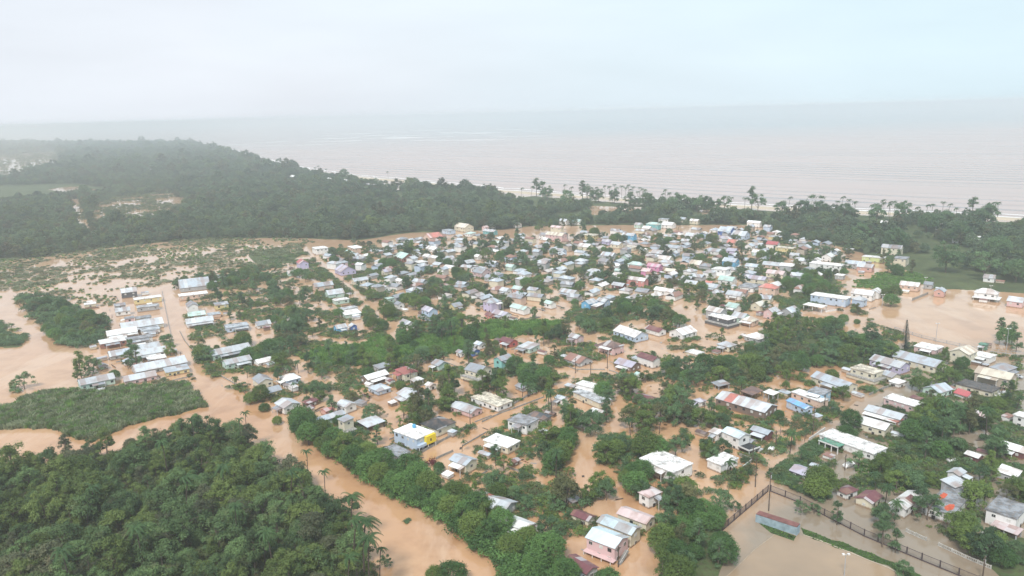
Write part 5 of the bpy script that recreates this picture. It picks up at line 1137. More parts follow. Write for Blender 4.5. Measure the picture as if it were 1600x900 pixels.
# bank trees along the channel
bank = [g(x, y, 4) for x, y in [(470, 668), (500, 690), (535, 706), (575, 728), (612, 748), (650, 768), (690, 778), (725, 802), (765, 826), (800, 850), (835, 872), (880, 895), (930, 925)]]
pts = dense(bank, 6.0, .8, 2); nb = []
for row in (0, 1):
    for i, p in enumerate(pts[row::1]):
        q = p + Vector((.62, .78, 0)) * (row * 6.5 + rgc.uniform(-1, 1)) + Vector((0, 0, 0))
        if row and not clear_of([(q.x, q.y)], .5, False)[0]: continue
        nb.append(q)
for q in nb:
    t = put_tree("bank_tree", rgc.choice(TREES['dense'] + TREES['dense'] + TREES['forest'][:2]), LEAF[rgc.choice(['dense', 'dense', 'town_light'])], q.x, q.y, rgc.uniform(.75, 1.2), "thick dark green tree in the row along the near side of the brown channel", "tree", "tree row along the channel", z=-.6)
# the near forest, lower left
P = grid_pts(-230, -10, 120, 360, 6.6, 9); P = P[in_px(P, LAND['forest_near'])]; px, py = pr_np(P[:, 0], P[:, 1], 6.0); k = (px > -70) & (py < 975); P = P[k]
order = np.argsort(np.hypot(P[:, 0], P[:, 1])); P = P[order]
print("near forest", len(P))
for i, p in enumerate(P[:300]):
    kd = rgc.choice(['forest', 'forest', 'forest', 'airy', 'airy', 'dense', 'tall']); me = rgc.choice(TREES[kd])
    lab = dict(forest="leafy tree crowded into the forest canopy of the lower left corner", airy="loose spreading tree crowded into the forest canopy of the lower left corner", dense="round dark tree crowded into the forest canopy of the lower left corner", tall="tall narrow tree crowded into the forest canopy of the lower left corner")[kd]
    put_tree("forest_tree", me, LEAF[rgc.choice(['forest', 'forest', 'forest', 'forest', 'forest_light', 'forest_light', 'forest_brown'])], p[0], p[1], rgc.uniform(.6, 1.3) * (1.25 if rgc.random() < .08 else 1) * (.8 if kd == 'tall' else 1), lab, "tree", dict(forest="leafy forest trees", airy="loose forest trees", dense="round forest trees", tall="tall forest trees")[kd], z=0.1)
if len(P) > 300:
    Q = P[300:]; scatter("forest_beyond", Q, RNG.uniform(.7, 1.2, len(Q)), [(make_crown('forest', 900 + i, .6)[0], LEAF['forest']) for i in range(4)], .1)
P = grid_pts(-230, -10, 150, 360, 2.6, 19); P = P[in_px(P, LAND['forest_near'])]
scatter("forest_undergrowth", P, RNG.uniform(.8, 2.4, len(P)), [(make_crown('bush', 950 + i)[0], LEAF['scrub']) for i in range(3)], .2)
# palms
PAL = []
def palm(px, py, toph, kind, sc=1.0, label="coconut palm with wind-blown fronds", name="palm_tree", base=True, group="palms among the houses", z0=0.0, rz=None):
    p = g(px, py, toph); me = rgc.choice(PALMS if kind == 0 else PALMS_THIN)
    t = put_tree(name, me, LEAF['palm'], p.x, p.y, sc, label, "palm tree", group, rz=rgc.uniform(-.6, .6) if rz is None else rz, z=toph - (9 if kind == 0 else 13) * sc, sz=sc, bark=BARKD); PAL.append(t); return t
np_ = [(382, 645, 1, 1.0), (373, 655, 1, .9), (478, 705, 1, 1.0), (505, 737, 1, 1.05), (545, 775, 0, 1.3), (563, 815, 0, 1.6), (572, 840, 0, 1.5), (548, 812, 0, 1.4), (450, 735, 0, 1.3), (285, 745, 0, 1.4), (345, 730, 0, 1.3), (365, 790, 0, 1.1), (540, 870, 0, 1.2), (215, 825, 0, 1.2), (100, 860, 0, 1.3), (420, 830, 0, 1.2), (300, 655, 0, 1.0), (140, 760, 0, 1.1), (590, 855, 1, .9), (255, 690, 0, 1.2)]
its = []
for x, y, k, s_ in np_:
    t = palm(x, y, 12.5 * s_ if k == 0 else 15 * s_, k, s_ * .82, name="palm_tree", group="palms rising from the near forest"); its.append((t, x, y, "palm with fronds blown to the right"))
tp = [(721, 690, .5, 4), (1236, 676, .95, 8.5), (862, 612, 1.1, 11), (868, 705, 1.0, 10), (985, 655, .8, 7), (640, 572, .8, 8), (628, 560, .9, 9), (705, 500, 1.1, 11), (690, 505, 1.1, 11), (1305, 528, 1.1, 11), (1220, 662, .5, 4.5), (1258, 672, .5, 4.5), (1205, 657, .5, 4.5), (1480, 625, 1.25, 11), (1500, 640, 1.1, 9), (1545, 640, 1.1, 10),
      (1445, 655, 1.0, 9), (1385, 760, .9, 7), (1400, 785, .8, 6), (1370, 740, .8, 6), (1135, 720, .8, 6), (1250, 705, .6, 5), (1262, 712, .6, 5), (495, 548, .7, 6), (540, 555, .7, 6), (465, 565, .8, 6), (480, 560, .7, 5), (365, 590, .6, 4), (385, 575, .7, 5), (395, 573, .6, 5), (1030, 655, .8, 6), (815, 455, .8, 7), (860, 455, .8, 7), (600, 455, .9, 8), (1000, 480, .8, 7), (455, 600, .6, 5), (1230, 470, .9, 8), (1160, 590, .9, 8), (1270, 540, .9, 9), (1350, 545, .9, 8), (770, 590, .9, 7), (815, 600, .9, 7), (1565, 600, .8, 6), (1590, 620, .8, 6)]
for x, y, s_, h_ in tp:
    t = palm(x, y, h_, 0, s_); its.append((t, x, y, "green palm"))
# coast palms, standing over the beach line
cp = [(55, 215), (120, 205), (322, 195), (365, 210), (475, 190), (462, 205), (520, 210), (583, 200), (612, 205), (640, 195), (655, 215), (685, 205), (710, 215), (732, 195), (755, 210), (628, 230), (740, 225), (797, 215), (785, 240), (820, 220), (838, 225), (820, 260), (862, 270), (962, 225), (935, 250), (988, 245), (1020, 245), (1185, 262), (1365, 275), (1455, 280)]
cp = [(800 + a / 4, 240 + b / 4) for a, b in cp] + [(1200 + a / 4, 240 + b / 4) for a, b in [(130, 272), (460, 270), (435, 300), (505, 290), (550, 300), (715, 290), (730, 305), (757, 300), (770, 315), (800, 298), (850, 305), (870, 310), (925, 335), (990, 320), (1028, 320), (1095, 305), (1130, 315), (1185, 340), (1400, 305), (1445, 305), (685, 315), (640, 320)]]
cp += [(492, 262), (498, 259), (510, 264), (606, 268), (690, 284), (735, 288)]
for x, y in cp:
    h_ = rgc.uniform(16, 19); t = palm(x, y, h_, 1, rgc.uniform(1.35, 1.6), name="shore_palm", group="coconut palms along the shore")
    its.append((t, x, y, "tall coconut palm on the shore"))
LANDM2 = LANDM[:]; LANDM += [(895, 305, 'large casuarina clump at the shore'), (1000, 300, 'palm rows at the surf'), (1280, 312, 'feathery seaside tree'), (1540, 320, 'dark seaside tree group'), (500, 265, 'far shore clearing')]
relabel(its); LANDM[:] = LANDM2
put_tree("norfolk_pine", PINE, LEAF['conifer'], g(1413, 548).x, g(1413, 548).y, 1.05, "tall dark conifer with tiered branches at the edge of the flooded field", "tree", None, sz=1.2)
t = g(673, 728); put_tree("wine_red_bush", TREES['bush'][0], LEAF['red'], t.x, t.y, 1.9, "round wine-red bush standing in the flood near the blue-grey roofed house", "bush", None)
p = g(655, 812); put_tree("floating_bush", TREES['bush'][1], LEAF['town'], g(638, 815).x, g(638, 815).y, 1.3, "small green bush adrift in the middle of the brown channel", "bush", None, sz=.7)
# ------------------------------------------------------------------ growth as masses
LEAF['far_light'] = leaf_mat('leaves_far_light', (.040, .075, .025), (.17, .23, .08), .22, .012, .2); LEAF['far_olive'] = leaf_mat('leaves_far_olive', (.045, .055, .03), (.16, .17, .085), .22, .012, .4)
FARC = [(make_crown('forest', 800 + i, .16)[0], LEAF[('far', 'far', 'far_light', 'far', 'far_olive')[i]]) for i in range(5)] + [(make_crown('dense', 820 + i, .2)[0], LEAF['far']) for i in range(2)]
def mass(name, poly, step, smin, smax, leaf, zs=.2, seed=5, kind='bush', lod=1.0, thr=None, fs=30, xy=None, clear=True, flat=1.0):
    b = xy or poly_bounds(poly); P = grid_pts(*b, step, seed); P = P[in_px(P, poly, 1.0)]; P = P[~in_px(P, LAND['green_strip'])] if name == 'town_undergrowth' else P
    if clear: P = P[clear_of(P, .3, True, .9)]
    if thr is not None: P = P[fbm(P[:, 0], P[:, 1], fs, seed) > thr]
    if not len(P): return
    s = RNG.uniform(smin, smax, len(P)); s3 = np.stack([s, s, s * flat * RNG.uniform(.8, 1.2, len(P))], 1)
    print(name, len(P)); return scatter(name, P, s3, [(make_crown(kind, 700 + seed + i, lod)[0], leaf if not isinstance(leaf, list) else leaf[i]) for i in range(3)], zs)
def tuft_mesh(seed, n=46, h=1.7, r=.9):
    rg = np.random.default_rng(seed); V = []; F = []
    for i in range(n):
        a = rg.uniform(0, 6.283); q = r * math.sqrt(rg.uniform(0, 1)); x, y = q * math.cos(a), q * math.sin(a); hh = h * rg.uniform(.6, 1.1); dx, dy = rg.normal(size=2) * .3; dx += .25; w_ = .10
        b = rg.uniform(0, 3.14); wx, wy = math.cos(b) * w_, math.sin(b) * w_; n0 = len(V)
        V += [(x - wx, y - wy, -.3), (x + wx, y + wy, -.3), (x + dx * .6 + wx, y + dy * .6 + wy, hh * .7), (x + dx * .6 - wx, y + dy * .6 - wy, hh * .7), (x + dx * 1.5, y + dy * 1.5, hh)]
        F += [(n0, n0 + 1, n0 + 2, n0 + 3), (n0 + 3, n0 + 2, n0 + 4, n0 + 4)]
    F = [f if f[2] != f[3] else f[:3] for f in F]; return MB().add(V, F).mesh("tuft")
TUFTS = [tuft_mesh(i) for i in range(4)]
def tufts(name, poly, step, smin, smax, leaf, seed, thr=None, fs=20, hz=1.0, zs=.1, clear=True):
    P = grid_pts(*poly_bounds(poly), step, seed); P = P[in_px(P, poly, 1.0 if clear else 0)]
    if clear: P = P[clear_of(P, 0, True, .9)]
    if thr is not None: P = P[fbm(P[:, 0], P[:, 1], fs, seed) > thr]
    s = RNG.uniform(smin, smax, len(P)); src = [t.copy() for t in TUFTS]
    for t in src: t.materials.clear()
    if not isinstance(leaf, list): leaf = [leaf] * 4
    print(name, len(P)); return scatter(name, P, np.stack([s, s, s * hz], 1), [(t, leaf[i]) for i, t in enumerate(src)], zs)
tufts("reed_bed", LAND['reeds'], 1.2, .7, 1.6, [LEAF['reed'], LEAF['reed'], LEAF['scrub'], LEAF['lawn']], 31, hz=.9)
mass('reed_bed_bushes', LAND['reeds'], 5, .7, 1.8, [LEAF['scrub'], LEAF['town'], LEAF['town_olive']], .1, 36, thr=.15, lod=.7)
tufts("green_strip_growth", LAND['green_strip'], 1.6, .9, 1.7, LEAF['lawn'], 32, hz=.8)
tufts("meadow", LAND['verge'], 1.8, .6, 1.1, LEAF['lawn'], 33, hz=.5)
tufts("garden_grass", LAND['garden_right'], 1.0, .35, .7, LEAF['lawn'], 34, hz=.4)
tufts("bank_grass", LAND['garden_low_right'], 1.5, .5, .9, LEAF['lawn'], 35, hz=.5)
MARSH = [(-60, 412), (0, 400), (150, 380), (300, 366), (440, 366), (490, 376), (475, 390), (440, 415), (330, 428), (280, 446), (190, 455), (170, 478), (60, 470), (30, 460), (-60, 470)]
mass("marsh_scrub", MARSH, 3.6, .5, 2.1, [LEAF['scrub'], LEAF['town_olive'], LEAF['reed']], -.1, 41, thr=.08, fs=34, flat=.55, lod=.4)
tufts("marsh_reeds", MARSH, 4.2, .8, 1.7, [LEAF['reed'], LEAF['scrub'], LEAF['reed'], LEAF['lawn']], 42, thr=-.02, fs=12, hz=.45)
mass("town_undergrowth", TOWN, 2.3, .5, 1.7, [LEAF['town'], LEAF['town_light'], LEAF['scrub']], -.1, 43, thr=.04, fs=13, flat=.9, lod=.6, xy=(-330, 420, 205, 720))
RIGHTG = [(1210, 700), (1260, 690), (1350, 650), (1440, 610), (1600, 590), (1640, 800), (1520, 880), (1430, 800), (1300, 780), (1215, 752)]
mass("garden_undergrowth", RIGHTG, 2.0, .5, 1.4, [LEAF['town'], LEAF['town_light'], LEAF['scrub']], -.1, 44, thr=.05, fs=11, flat=.9, lod=.7)
mass("left_bank_growth", LAND['left_bank'], 3.0, 1.2, 2.6, LEAF['town'], .1, 45, thr=-.5, lod=.7)
mass("islet_growth", LAND['islet'], 2.4, 1.0, 2.2, LEAF['town'], .1, 46, lod=.7, flat=.7)
mass("channel_bank_growth", LAND['canal_bank'], 2.2, 1.2, 2.6, LEAF['dense'], .1, 47, clear=False, lod=.8)
mass("hedge_growth", [(1205, 742), (1215, 730), (1260, 712), (1250, 700), (1275, 690), (1290, 700), (1262, 722), (1240, 752), (1290, 780), (1280, 786)], 1.3, .6, 1.2, LEAF['town'], 0, 48, clear=False)
mass("east_plot_growth", LAND['mid_wood'], 3.0, 1.0, 2.2, LEAF['town'], .1, 49, thr=.18, lod=.6)
# far woods: crowns without number
def wood(name, bounds, step, smin, smax, seed, extra=None):
    P = grid_pts(*bounds, step, seed); P = P[on_land(P)]
    if extra is not None: P = P[extra(P)]
    P = P[clear_of(P, 2, False)]; P = P[fbm(P[:, 0], P[:, 1], 75, seed + 3) > (-.12 if name == 'seaside_woods' else -.40)]
    s = RNG.uniform(smin, smax, len(P)) * (1 + .55 * fbm(P[:, 0], P[:, 1], 45, seed)) * np.where(RNG.random(len(P)) < .05, 1.5, 1); print(name, len(P)); scatter(name, P, s, FARC, .1)
def isin(names): return lambda P: np.any([in_px(P, LAND[n]) for n in names], 0)
mass("pale_clearing_growth", [(120, 345), (140, 300), (300, 300), (300, 330), (180, 350)], 7, 1.5, 3.0, LEAF['scrub'], 0, 71, thr=.0, lod=.4)
mass("pale_field_growth", [(-60, 240), (95, 238), (95, 252), (-60, 285)], 17, 3, 6, LEAF['scrub'], 0, 72, thr=.15, lod=.4)
Pd = grid_pts(-330, 480, 370, 760, 13, 66); Pd = Pd[in_px(Pd, [(480, 400), (640, 358), (830, 346), (1100, 345), (1210, 357), (1330, 395), (1320, 440), (1100, 450), (700, 450)])]; Pd = Pd[clear_of(Pd, 1.6, True, 1.0, 4)]
scatter("distant_garden_trees", Pd, RNG.uniform(.45, .95, len(Pd)), FARC, -.3); print("distant garden", len(Pd))
wood("far_woods", (-1300, 300, 430, 1800), 8.2, .75, 1.35, 51, isin(['forest_far_left']))
wood("farthest_woods", (-5200, 100, 1800, 6500), 17, 1.6, 2.4, 52, isin(['forest_far_left']))
wood("seaside_woods", (0, 900, 380, 1000), 7.6, .55, 1.25, 53, isin(['forest_right']))
# trees that stand up out of the seaside woods
its = []
for x, y, s_, kd in [(838, 292, 1.6, 'tall'), (848, 296, 1.5, 'tall'), (855, 300, 1.3, 'forest'), (910, 298, 1.4, 'tall'), (918, 300, 1.3, 'airy'), (930, 305, 1.2, 'forest'), (935, 303, 1.3, 'airy'), (1010, 312, 1.3, 'forest'), (1055, 312, 1.4, 'airy'), (1068, 313, 1.3, 'forest'), (1090, 316, 1.4, 'airy'), (1105, 318, 1.2, 'forest'),
                     (1118, 318, 1.2, 'forest'), (1132, 318, 1.3, 'airy'), (1175, 312, 1.5, 'tall'), (1185, 315, 1.4, 'airy'), (1275, 316, 1.9, 'airy'), (1255, 322, 1.4, 'forest'), (1320, 328, 1.3, 'forest'), (1410, 330, 1.3, 'forest'), (1520, 328, 1.5, 'tall'), (1535, 330, 1.6, 'airy'), (1545, 335, 1.4, 'forest'), (1370, 332, 1.3, 'forest'), (1480, 340, 1.2, 'forest'),
                     (885, 308, 1.3, 'forest'), (960, 306, 1.2, 'forest'), (985, 308, 1.3, 'airy'), (1050, 318, 1.2, 'dense'), (1222, 322, 1.2, 'forest'), (1450, 345, 1.3, 'dense'), (1345, 362, 1.3, 'forest'), (1400, 372, 1.4, 'dense'), (1500, 360, 1.4, 'forest'), (1560, 380, 1.4, 'dense'), (1480, 400, 1.4, 'forest'), (1540, 410, 1.4, 'airy'), (1590, 415, 1.3, 'dense')]:
    p = g(x, y, 9 * s_); t = put_tree("seaside_tree", rgc.choice(TREES[kd]), LEAF['town'], p.x, p.y, s_ * (1.65 if kd != 'tall' else 1.35), None, "tree", "big trees standing out of the seaside woods"); its.append((t, x, y, LBL[kd] + " by the sea"))
LANDM += [(895, 305, 'gap in the shore trees'), (1000, 300, 'palm rows at the surf'), (1280, 312, 'red house in the seaside woods'), (1540, 320, 'right end of the beach')]
relabel(its); LANDM[:] = LANDM2
# ------------------------------------------------------------------ poles, walls, fences, cars
def top_h(bx, by, ty):
    p = g(bx, by); lo, hi = 0, 40
    for _ in range(30):
        m_ = (lo + hi) / 2
        if pr(p + Vector((0, 0, m_)))[1] > ty: lo = m_
        else: hi = m_
    return p, lo
POLES = [(1180, 761, 717), (1201, 798, 722), (1212, 700, 674), (1270, 680, 637), (1176, 723, 697), (735, 670, 642), (825, 621, 600), (899, 583, 560), (949, 576, 548), (923, 586, 568), (284, 568, 551), (493, 411, 398), (548, 464, 450), (537, 450, 440), (600, 504, 488), (1288, 640, 618), (1505, 560, 543), (1516, 562, 546), (966, 886, 855), (1320, 735, 722),
         (1105, 402, 392), (1210, 415, 405), (1060, 365, 355), (1535, 905, 870), (1100, 652, 630), (1108, 662, 645)]
its = []
for bx, by, ty in POLES:
    p, h_ = top_h(bx, by, ty); h_ = max(6, min(13, h_ * 1.05)); t = thing("utility_pole", None, "utility pole", (p.x, p.y, 0), R_(45), "wooden utility poles along the roads")
    MB().tube([(0, 0, -2), (0, 0, h_ * .5), (.06, 0, h_)], [.19, .16, .12], 8).build("pole_shaft", WOODP, t)
    MB().box(-1.1, 1.1, -.06, .06, h_ - .9, h_ - .75).build("crossarm", WOODP, t); 
    for sx in (-1, 0, 1): MB().tube([(sx, 0, h_ - .745), (sx, 0, h_ - .5)], [.06, .05], 6).build("insulator", METAL, t)
    if bx in (1201, 1270, 949, 1535): MB().tube([(.35, 0, h_ - 2.2), (.35, 0, h_ - 1.3)], [.25, .25], 10).build("transformer", METAL, t)
    its.append((t, bx, by, "wooden utility pole standing in water"))
relabel(its)
its = []
for bx, by, ty in [(1462, 534, 506), (1571, 557, 514), (1445, 453, 434), (1378, 480, 461), (1319, 900, 867), (1547, 460, 447)]:
    p, h_ = top_h(bx, by, ty); h_ = min(h_, 16); t = thing("floodlight_pole", None, "light pole", (p.x, p.y, 0), 0, "pale light poles around the flooded fields")
    MB().tube([(0, 0, -2), (0, 0, h_)], [.16, .09], 8).build("pole_shaft", METAL, t); MB().box(-.9, .9, -.08, .08, h_, h_ + .12).build("lamp_bar", METAL, t)
    for sx in (-.7, .7): MB().box(sx - .3, sx + .3, -.4, .2, h_ + .13, h_ + .42).build("lamp_head", WHITEP, t)
    its.append((t, bx, by, "pale metal light pole"))
relabel(its)
# boundary walls
WALLS = [("dark concrete boundary wall along the straight road by the black hip-roofed house", [(652, 712), (690, 690), (733, 668)], 1.0, CONC), ("mossy dark boundary wall beside the dark red bush", [(681, 718), (708, 706)], .9, CONC),
         ("pale boundary wall across the road from the bright white-roofed bungalow", [(722, 698), (760, 676)], .6, CONC), ("low dark wall along the far side of the straight road", [(753, 660), (785, 645), (806, 638)], .7, CONC),
         ("low wall on the near side of the straight road below the palm", [(800, 640), (850, 621)], .6, CONC), ("dark garden wall behind the bank trees", [(795, 732), (835, 746)], .8, CONC),
         ("road wall between the white box house and the big dark trees", [(803, 632), (830, 616), (845, 607)], .9, CONC), ("white wall running down to the road beside the streaked white house", [(1146, 744), (1174, 722)], 1.1, WHITEP),
         ("dark plank wall right of the black terrace house", [(1155, 713), (1175, 721)], 1.3, CONC), ("white wall leading to the long white porch house", [(1264, 689), (1289, 672)], 1.2, WHITEP),
         ("curved dark wall edging the left road", [(281, 518), (288, 532), (296, 542), (318, 562), (340, 585), (370, 602)], .7, CONC), ("dark wall along the left edge of the left road", [(253, 455), (262, 500), (272, 545), (276, 560)], .7, CONC),
         ("long grey wall edging the right road near the terraced cream house", [(1358, 618), (1380, 608), (1402, 600)], 1.0, CONC), ("broken pale wall below the bright blue roof", [(1278, 660), (1285, 652)], 1.0, CONC),
         ("dark hedge wall behind the pale mint-roofed house", [(790, 503), (845, 496)], .7, CONC), ("grey wall at the road bend by the brown hip-roofed house", [(880, 570), (900, 578), (945, 578)], .6, CONC),
         ("white wall between the arcade and the field", [(1290, 488), (1316, 484)], 1.0, WHITEP), ("low wall along the field edge left of the stilted house", [(1425, 470), (1450, 460)], 1.6, CONC),
         ("thin wall left of the sloping brown road", [(490, 405), (520, 440), (555, 478)], .6, CONC), ("thin wall right of the sloping brown road", [(512, 405), (545, 430), (570, 458)], .6, CONC),
         ("garden wall in front of the maroon-roofed white house", [(962, 584), (990, 590)], .8, CONC), ("dark wall on the water edge below the patched pink house", [(742, 660), (768, 650)], .5, CONC)]
for lab, pts_, h_, mt in WALLS:
    P3 = [g(x, y) for x, y in pts_]; b = MB()
    for a, c in zip(P3, P3[1:]):
        d = (c - a); n_ = Vector((-d.y, d.x, 0)).normalized() * .09
        b.add([a - n_ + Vector((0, 0, -1.5)), c - n_ + Vector((0, 0, -1.5)), c + n_ + Vector((0, 0, -1.5)), a + n_ + Vector((0, 0, -1.5)), a - n_ + Vector((0, 0, h_)), c - n_ + Vector((0, 0, h_)), c + n_ + Vector((0, 0, h_)), a + n_ + Vector((0, 0, h_))],
              [(0, 3, 2, 1), (4, 5, 6, 7), (0, 1, 5, 4), (1, 2, 6, 5), (2, 3, 7, 6), (3, 0, 4, 7)])
    tag(b.build("boundary_wall", mt), lab, "wall", "low boundary walls showing above the flood")
# yard fences of boards and sheets between the plots
rgy = random.Random(41); YF = []; YM = [plain("fence_board", (.20, .14, .10), .9), plain("fence_rusty_sheet", (.25, .14, .10), .8), CONC, plain("fence_grey_sheet", (.34, .34, .34), .7)]
for h_ in HOUSES:
    if not (355 < h_['py'] < 770) or len(YF) > 170: continue
    o0 = h_['o']; rz = o0.rotation_euler.z
    for k in range(2):
        if rgy.random() < .35: continue
        th = rz + rgy.choice([0, 1.5708, 3.1416, 4.7124]); rr = h_['L'] * .5 + rgy.uniform(2, 5); x, y = o0.location.x + math.cos(th) * rr, o0.location.y + math.sin(th) * rr; l_ = rgy.uniform(4, 11)
        if not clear_of([(x, y), (x + math.cos(th + 1.57) * l_ / 2, y + math.sin(th + 1.57) * l_ / 2), (x - math.cos(th + 1.57) * l_ / 2, y - math.sin(th + 1.57) * l_ / 2)], .3, True, .8).all(): continue
        hh = rgy.uniform(.3, .9); b = MB(); n_ = int(l_ / .9)
        for i in range(n_): b.box(-l_ / 2 + i * l_ / n_, -l_ / 2 + (i + 1) * l_ / n_ - .02, -.05, .05, -1, hh + rgy.uniform(-.12, .12))
        t = b.build("yard_fence", rgy.choice(YM), None, (x, y, 0)); t.rotation_euler = (0, 0, th + 1.5708 + rgy.uniform(-.08, .08)); tag(t, None, "fence", "low yard fences half sunk in the flood"); px, py, _ = pr((x, y, .3)); YF.append((t, px, py, "low yard fence half sunk in water"))
relabel(YF)
# dark metal fence around the yard
def fence(lab, pts_, hgt, mt, name="metal_fence", spacing=4.2, panel='pickets'):
    P3 = [g(x, y) for x, y in pts_]; t = thing(name, lab, "fence", P3[0])
    for a, c in zip(P3, P3[1:]):
        d = c - a; Ls = d.length; u = d / Ls; k = max(1, round(Ls / spacing)); rz = math.atan2(u.y, u.x)
        for i in range(k + 1):
            q = a + u * Ls * i / k - P3[0]; MB().box(-.13, .13, -.13, .13, -1.6, hgt + .15).build("post", mt, t, q).rotation_euler = (0, 0, rz)
        for i in range(k):
            q = a + u * Ls * i / k - P3[0]; s = Ls / k; b = MB()
            if panel == 'pickets':
                b.box(.14, s - .14, -.06, .06, -1.4, .35).box(.14, s - .14, -.035, .035, hgt - .12, hgt); n_ = int(s / .28)
                for j in range(n_): b.box(.2 + j * .28, .245 + j * .28, -.02, .02, .35, hgt - .12)
            else:
                b.box(.14, s - .14, -.1, .1, -1.4, .15).box(.14, s - .14, -.1, .1, hgt - .2, hgt); n_ = int(s / .45)
                for j in range(n_): b.box(.25 + j * .45, .43 + j * .45, -.07, .07, .15, hgt - .2)
            b.build("panel", mt, t, q).rotation_euler = (0, 0, rz)
    return t
PALEC = plain('pale_concrete', (.5, .49, .46), .9, .2, .3, .8)
FM = plain("dark_fence_paint", (.085, .065, .07), .7, .3, .2)
fence("dark picket fence running up the left side of the flooded yard to its corner", [(1128, 830), (1165, 798), (1200, 768)], 2.2, FM)
fence("dark picket fence running down the right side of the flooded yard past the container", [(1204, 768), (1250, 786), (1350, 838), (1440, 876), (1560, 925)], 2.2, FM)
fence("short white balustrade nearest the road opening", [(1416, 831), (1447, 845)], 1.0, PALEC, "balustrade", 3.0, 'b')
fence("long white balustrade on the right of the road opening", [(1467, 853), (1508, 872), (1548, 889)], 1.0, PALEC, "balustrade", 3.0, 'b')
fence("thin chain fence along the near edge of the flooded field", [(1398, 515), (1440, 528), (1520, 546), (1600, 556)], 1.6, METAL, "field_fence", 6, 'pickets')
# container
a, c = g(1186, 814), g(1244, 833); d = (c - a); rz = math.atan2(d.y, d.x); LC = 12.2
t = thing("shipping_container", "pale blue long shipping container with a red-brown roof standing on the flooded yard", "shipping container", (a + c) / 2, rz, None)
b = MB(); n = 40
prof = []
CB = plain("container_blue", (.33, .44, .50), .6, .4, .3, .7); CR = plain("container_roof_red", (.22, .10, .09), .8, .3, .35, .5)
for sy in (-1, 1):
    V = []; F = []
    for i in range(n * 2 + 1):
        x = -LC / 2 + LC * i / (n * 2); y = sy * (1.22 - (.06 if (i // 1) % 2 else 0)); V += [(x, y, -.3), (x, y, 2.55)]
    for i in range(n * 2): F.append((i * 2, i * 2 + 2, i * 2 + 3, i * 2 + 1))
    b.add(V, F)
b.box(-LC / 2, LC / 2, -1.15, 1.15, -.3, 2.5)
for sx in (-1, 1):
    for sy in (-1, 1): b.box(sx * LC / 2 - .1, sx * LC / 2 + .1, sy * 1.22 - .1, sy * 1.22 + .06, -.3, 2.6)
b.build("body", CB, t); MB().box(-LC / 2 - .05, LC / 2 + .05, -1.28, 1.28, 2.61, 2.72).build("roof", CR, t)
for sy in (-.6, .6):
    dd = MB().box(LC / 2 + .101, LC / 2 + .14, sy - .55, sy + .55, -.1, 2.45).build("door", plain("container_door", (.30, .46, .56), .6), t)
    for k in (-.25, .25): MB().tube([(LC / 2 + .17, sy + k, -.1), (LC / 2 + .17, sy + k, 2.45)], [.025, .025], 6).build("lock_bar", METAL, dd)
# green verge, kerb and court edge of the yard
def land_strip(name, poly, z, mt):
    P3 = [g(x, y) for x, y in poly]; ctr = sum(P3, Vector()) / len(P3); n_ = len(P3)
    tag(MB().add([(p.x, p.y, z) for p in P3] + [(p.x, p.y, -1.2) for p in P3], [tuple(range(n_))] + [(i, n_ + i, n_ + (i + 1) % n_, (i + 1) % n_) for i in range(n_)]).build(name, mt), kind='structure')
VG = [(1184, 816), (1214, 826), (1242, 840), (1256, 822), (1275, 828), (1300, 838), (1335, 852), (1370, 862), (1400, 878), (1440, 895), (1500, 925), (1480, 935), (1430, 908), (1388, 886), (1330, 864), (1300, 852), (1262, 838), (1240, 848), (1205, 836)]
VG1 = [(1183, 815), (1212, 826), (1244, 838), (1240, 845), (1205, 833)]; VG2 = [(1252, 825), (1270, 831), (1300, 844), (1318, 847), (1340, 858), (1362, 864), (1380, 873), (1412, 884), (1440, 900), (1500, 930), (1485, 937), (1455, 922), (1430, 908), (1410, 899), (1388, 884), (1360, 876), (1330, 862), (1305, 856), (1290, 848), (1272, 843), (1255, 834)]
land_strip("grass_verge", VG2, .03, GLAWN); land_strip("grass_apron", VG1, .025, GLAWN)
tufts("verge_grass", VG2, .8, .16, .28, LEAF['lawn'], 61, hz=.35, clear=False); tufts("apron_grass", VG1, .8, .14, .26, LEAF['lawn'], 62, hz=.35, clear=False)
kb = [g(x, y) for x, y in [(1256, 836), (1275, 842), (1300, 852), (1330, 864), (1388, 887), (1430, 911), (1480, 940)]]
tag(strip("kerb", dense(kb, 4, .1), [(-.18, .05), (.18, .05)], plain("kerb_stone", (.52, .44, .34), .9)), kind='structure')
kb = [g(x, y) for x, y in [(1214, 832), (1180, 858), (1130, 905)]]
tag(strip("yard_edge", dense(kb, 4, .15), [(-.12, .012), (.12, .012)], plain("wet_kerb", (.36, .28, .20), .5)), kind='structure')
CRT = [g(x, y) for x, y in [(1214, 833), (1180, 859), (1130, 906), (1090, 960), (1100, 1010), (1600, 1010), (1480, 941), (1430, 912), (1388, 888), (1330, 865), (1300, 853), (1275, 843), (1256, 837)]]
cw = N("court_flood_water"); P_ = cw.pos(); q1 = cw.noise(P_, .03, 4, .6); q2 = cw.noise(P_, .4, 3); cw.bump(q2, .08, .2)
tag(MB().add([(p.x, p.y, .004) for p in CRT], [tuple(range(len(CRT)))]).build("flooded_court", cw.fin(cw.mix(cw.ramp(q1, .35, .65), (.34, .245, .160), (.25, .185, .125)), .16, .5)), kind='structure')
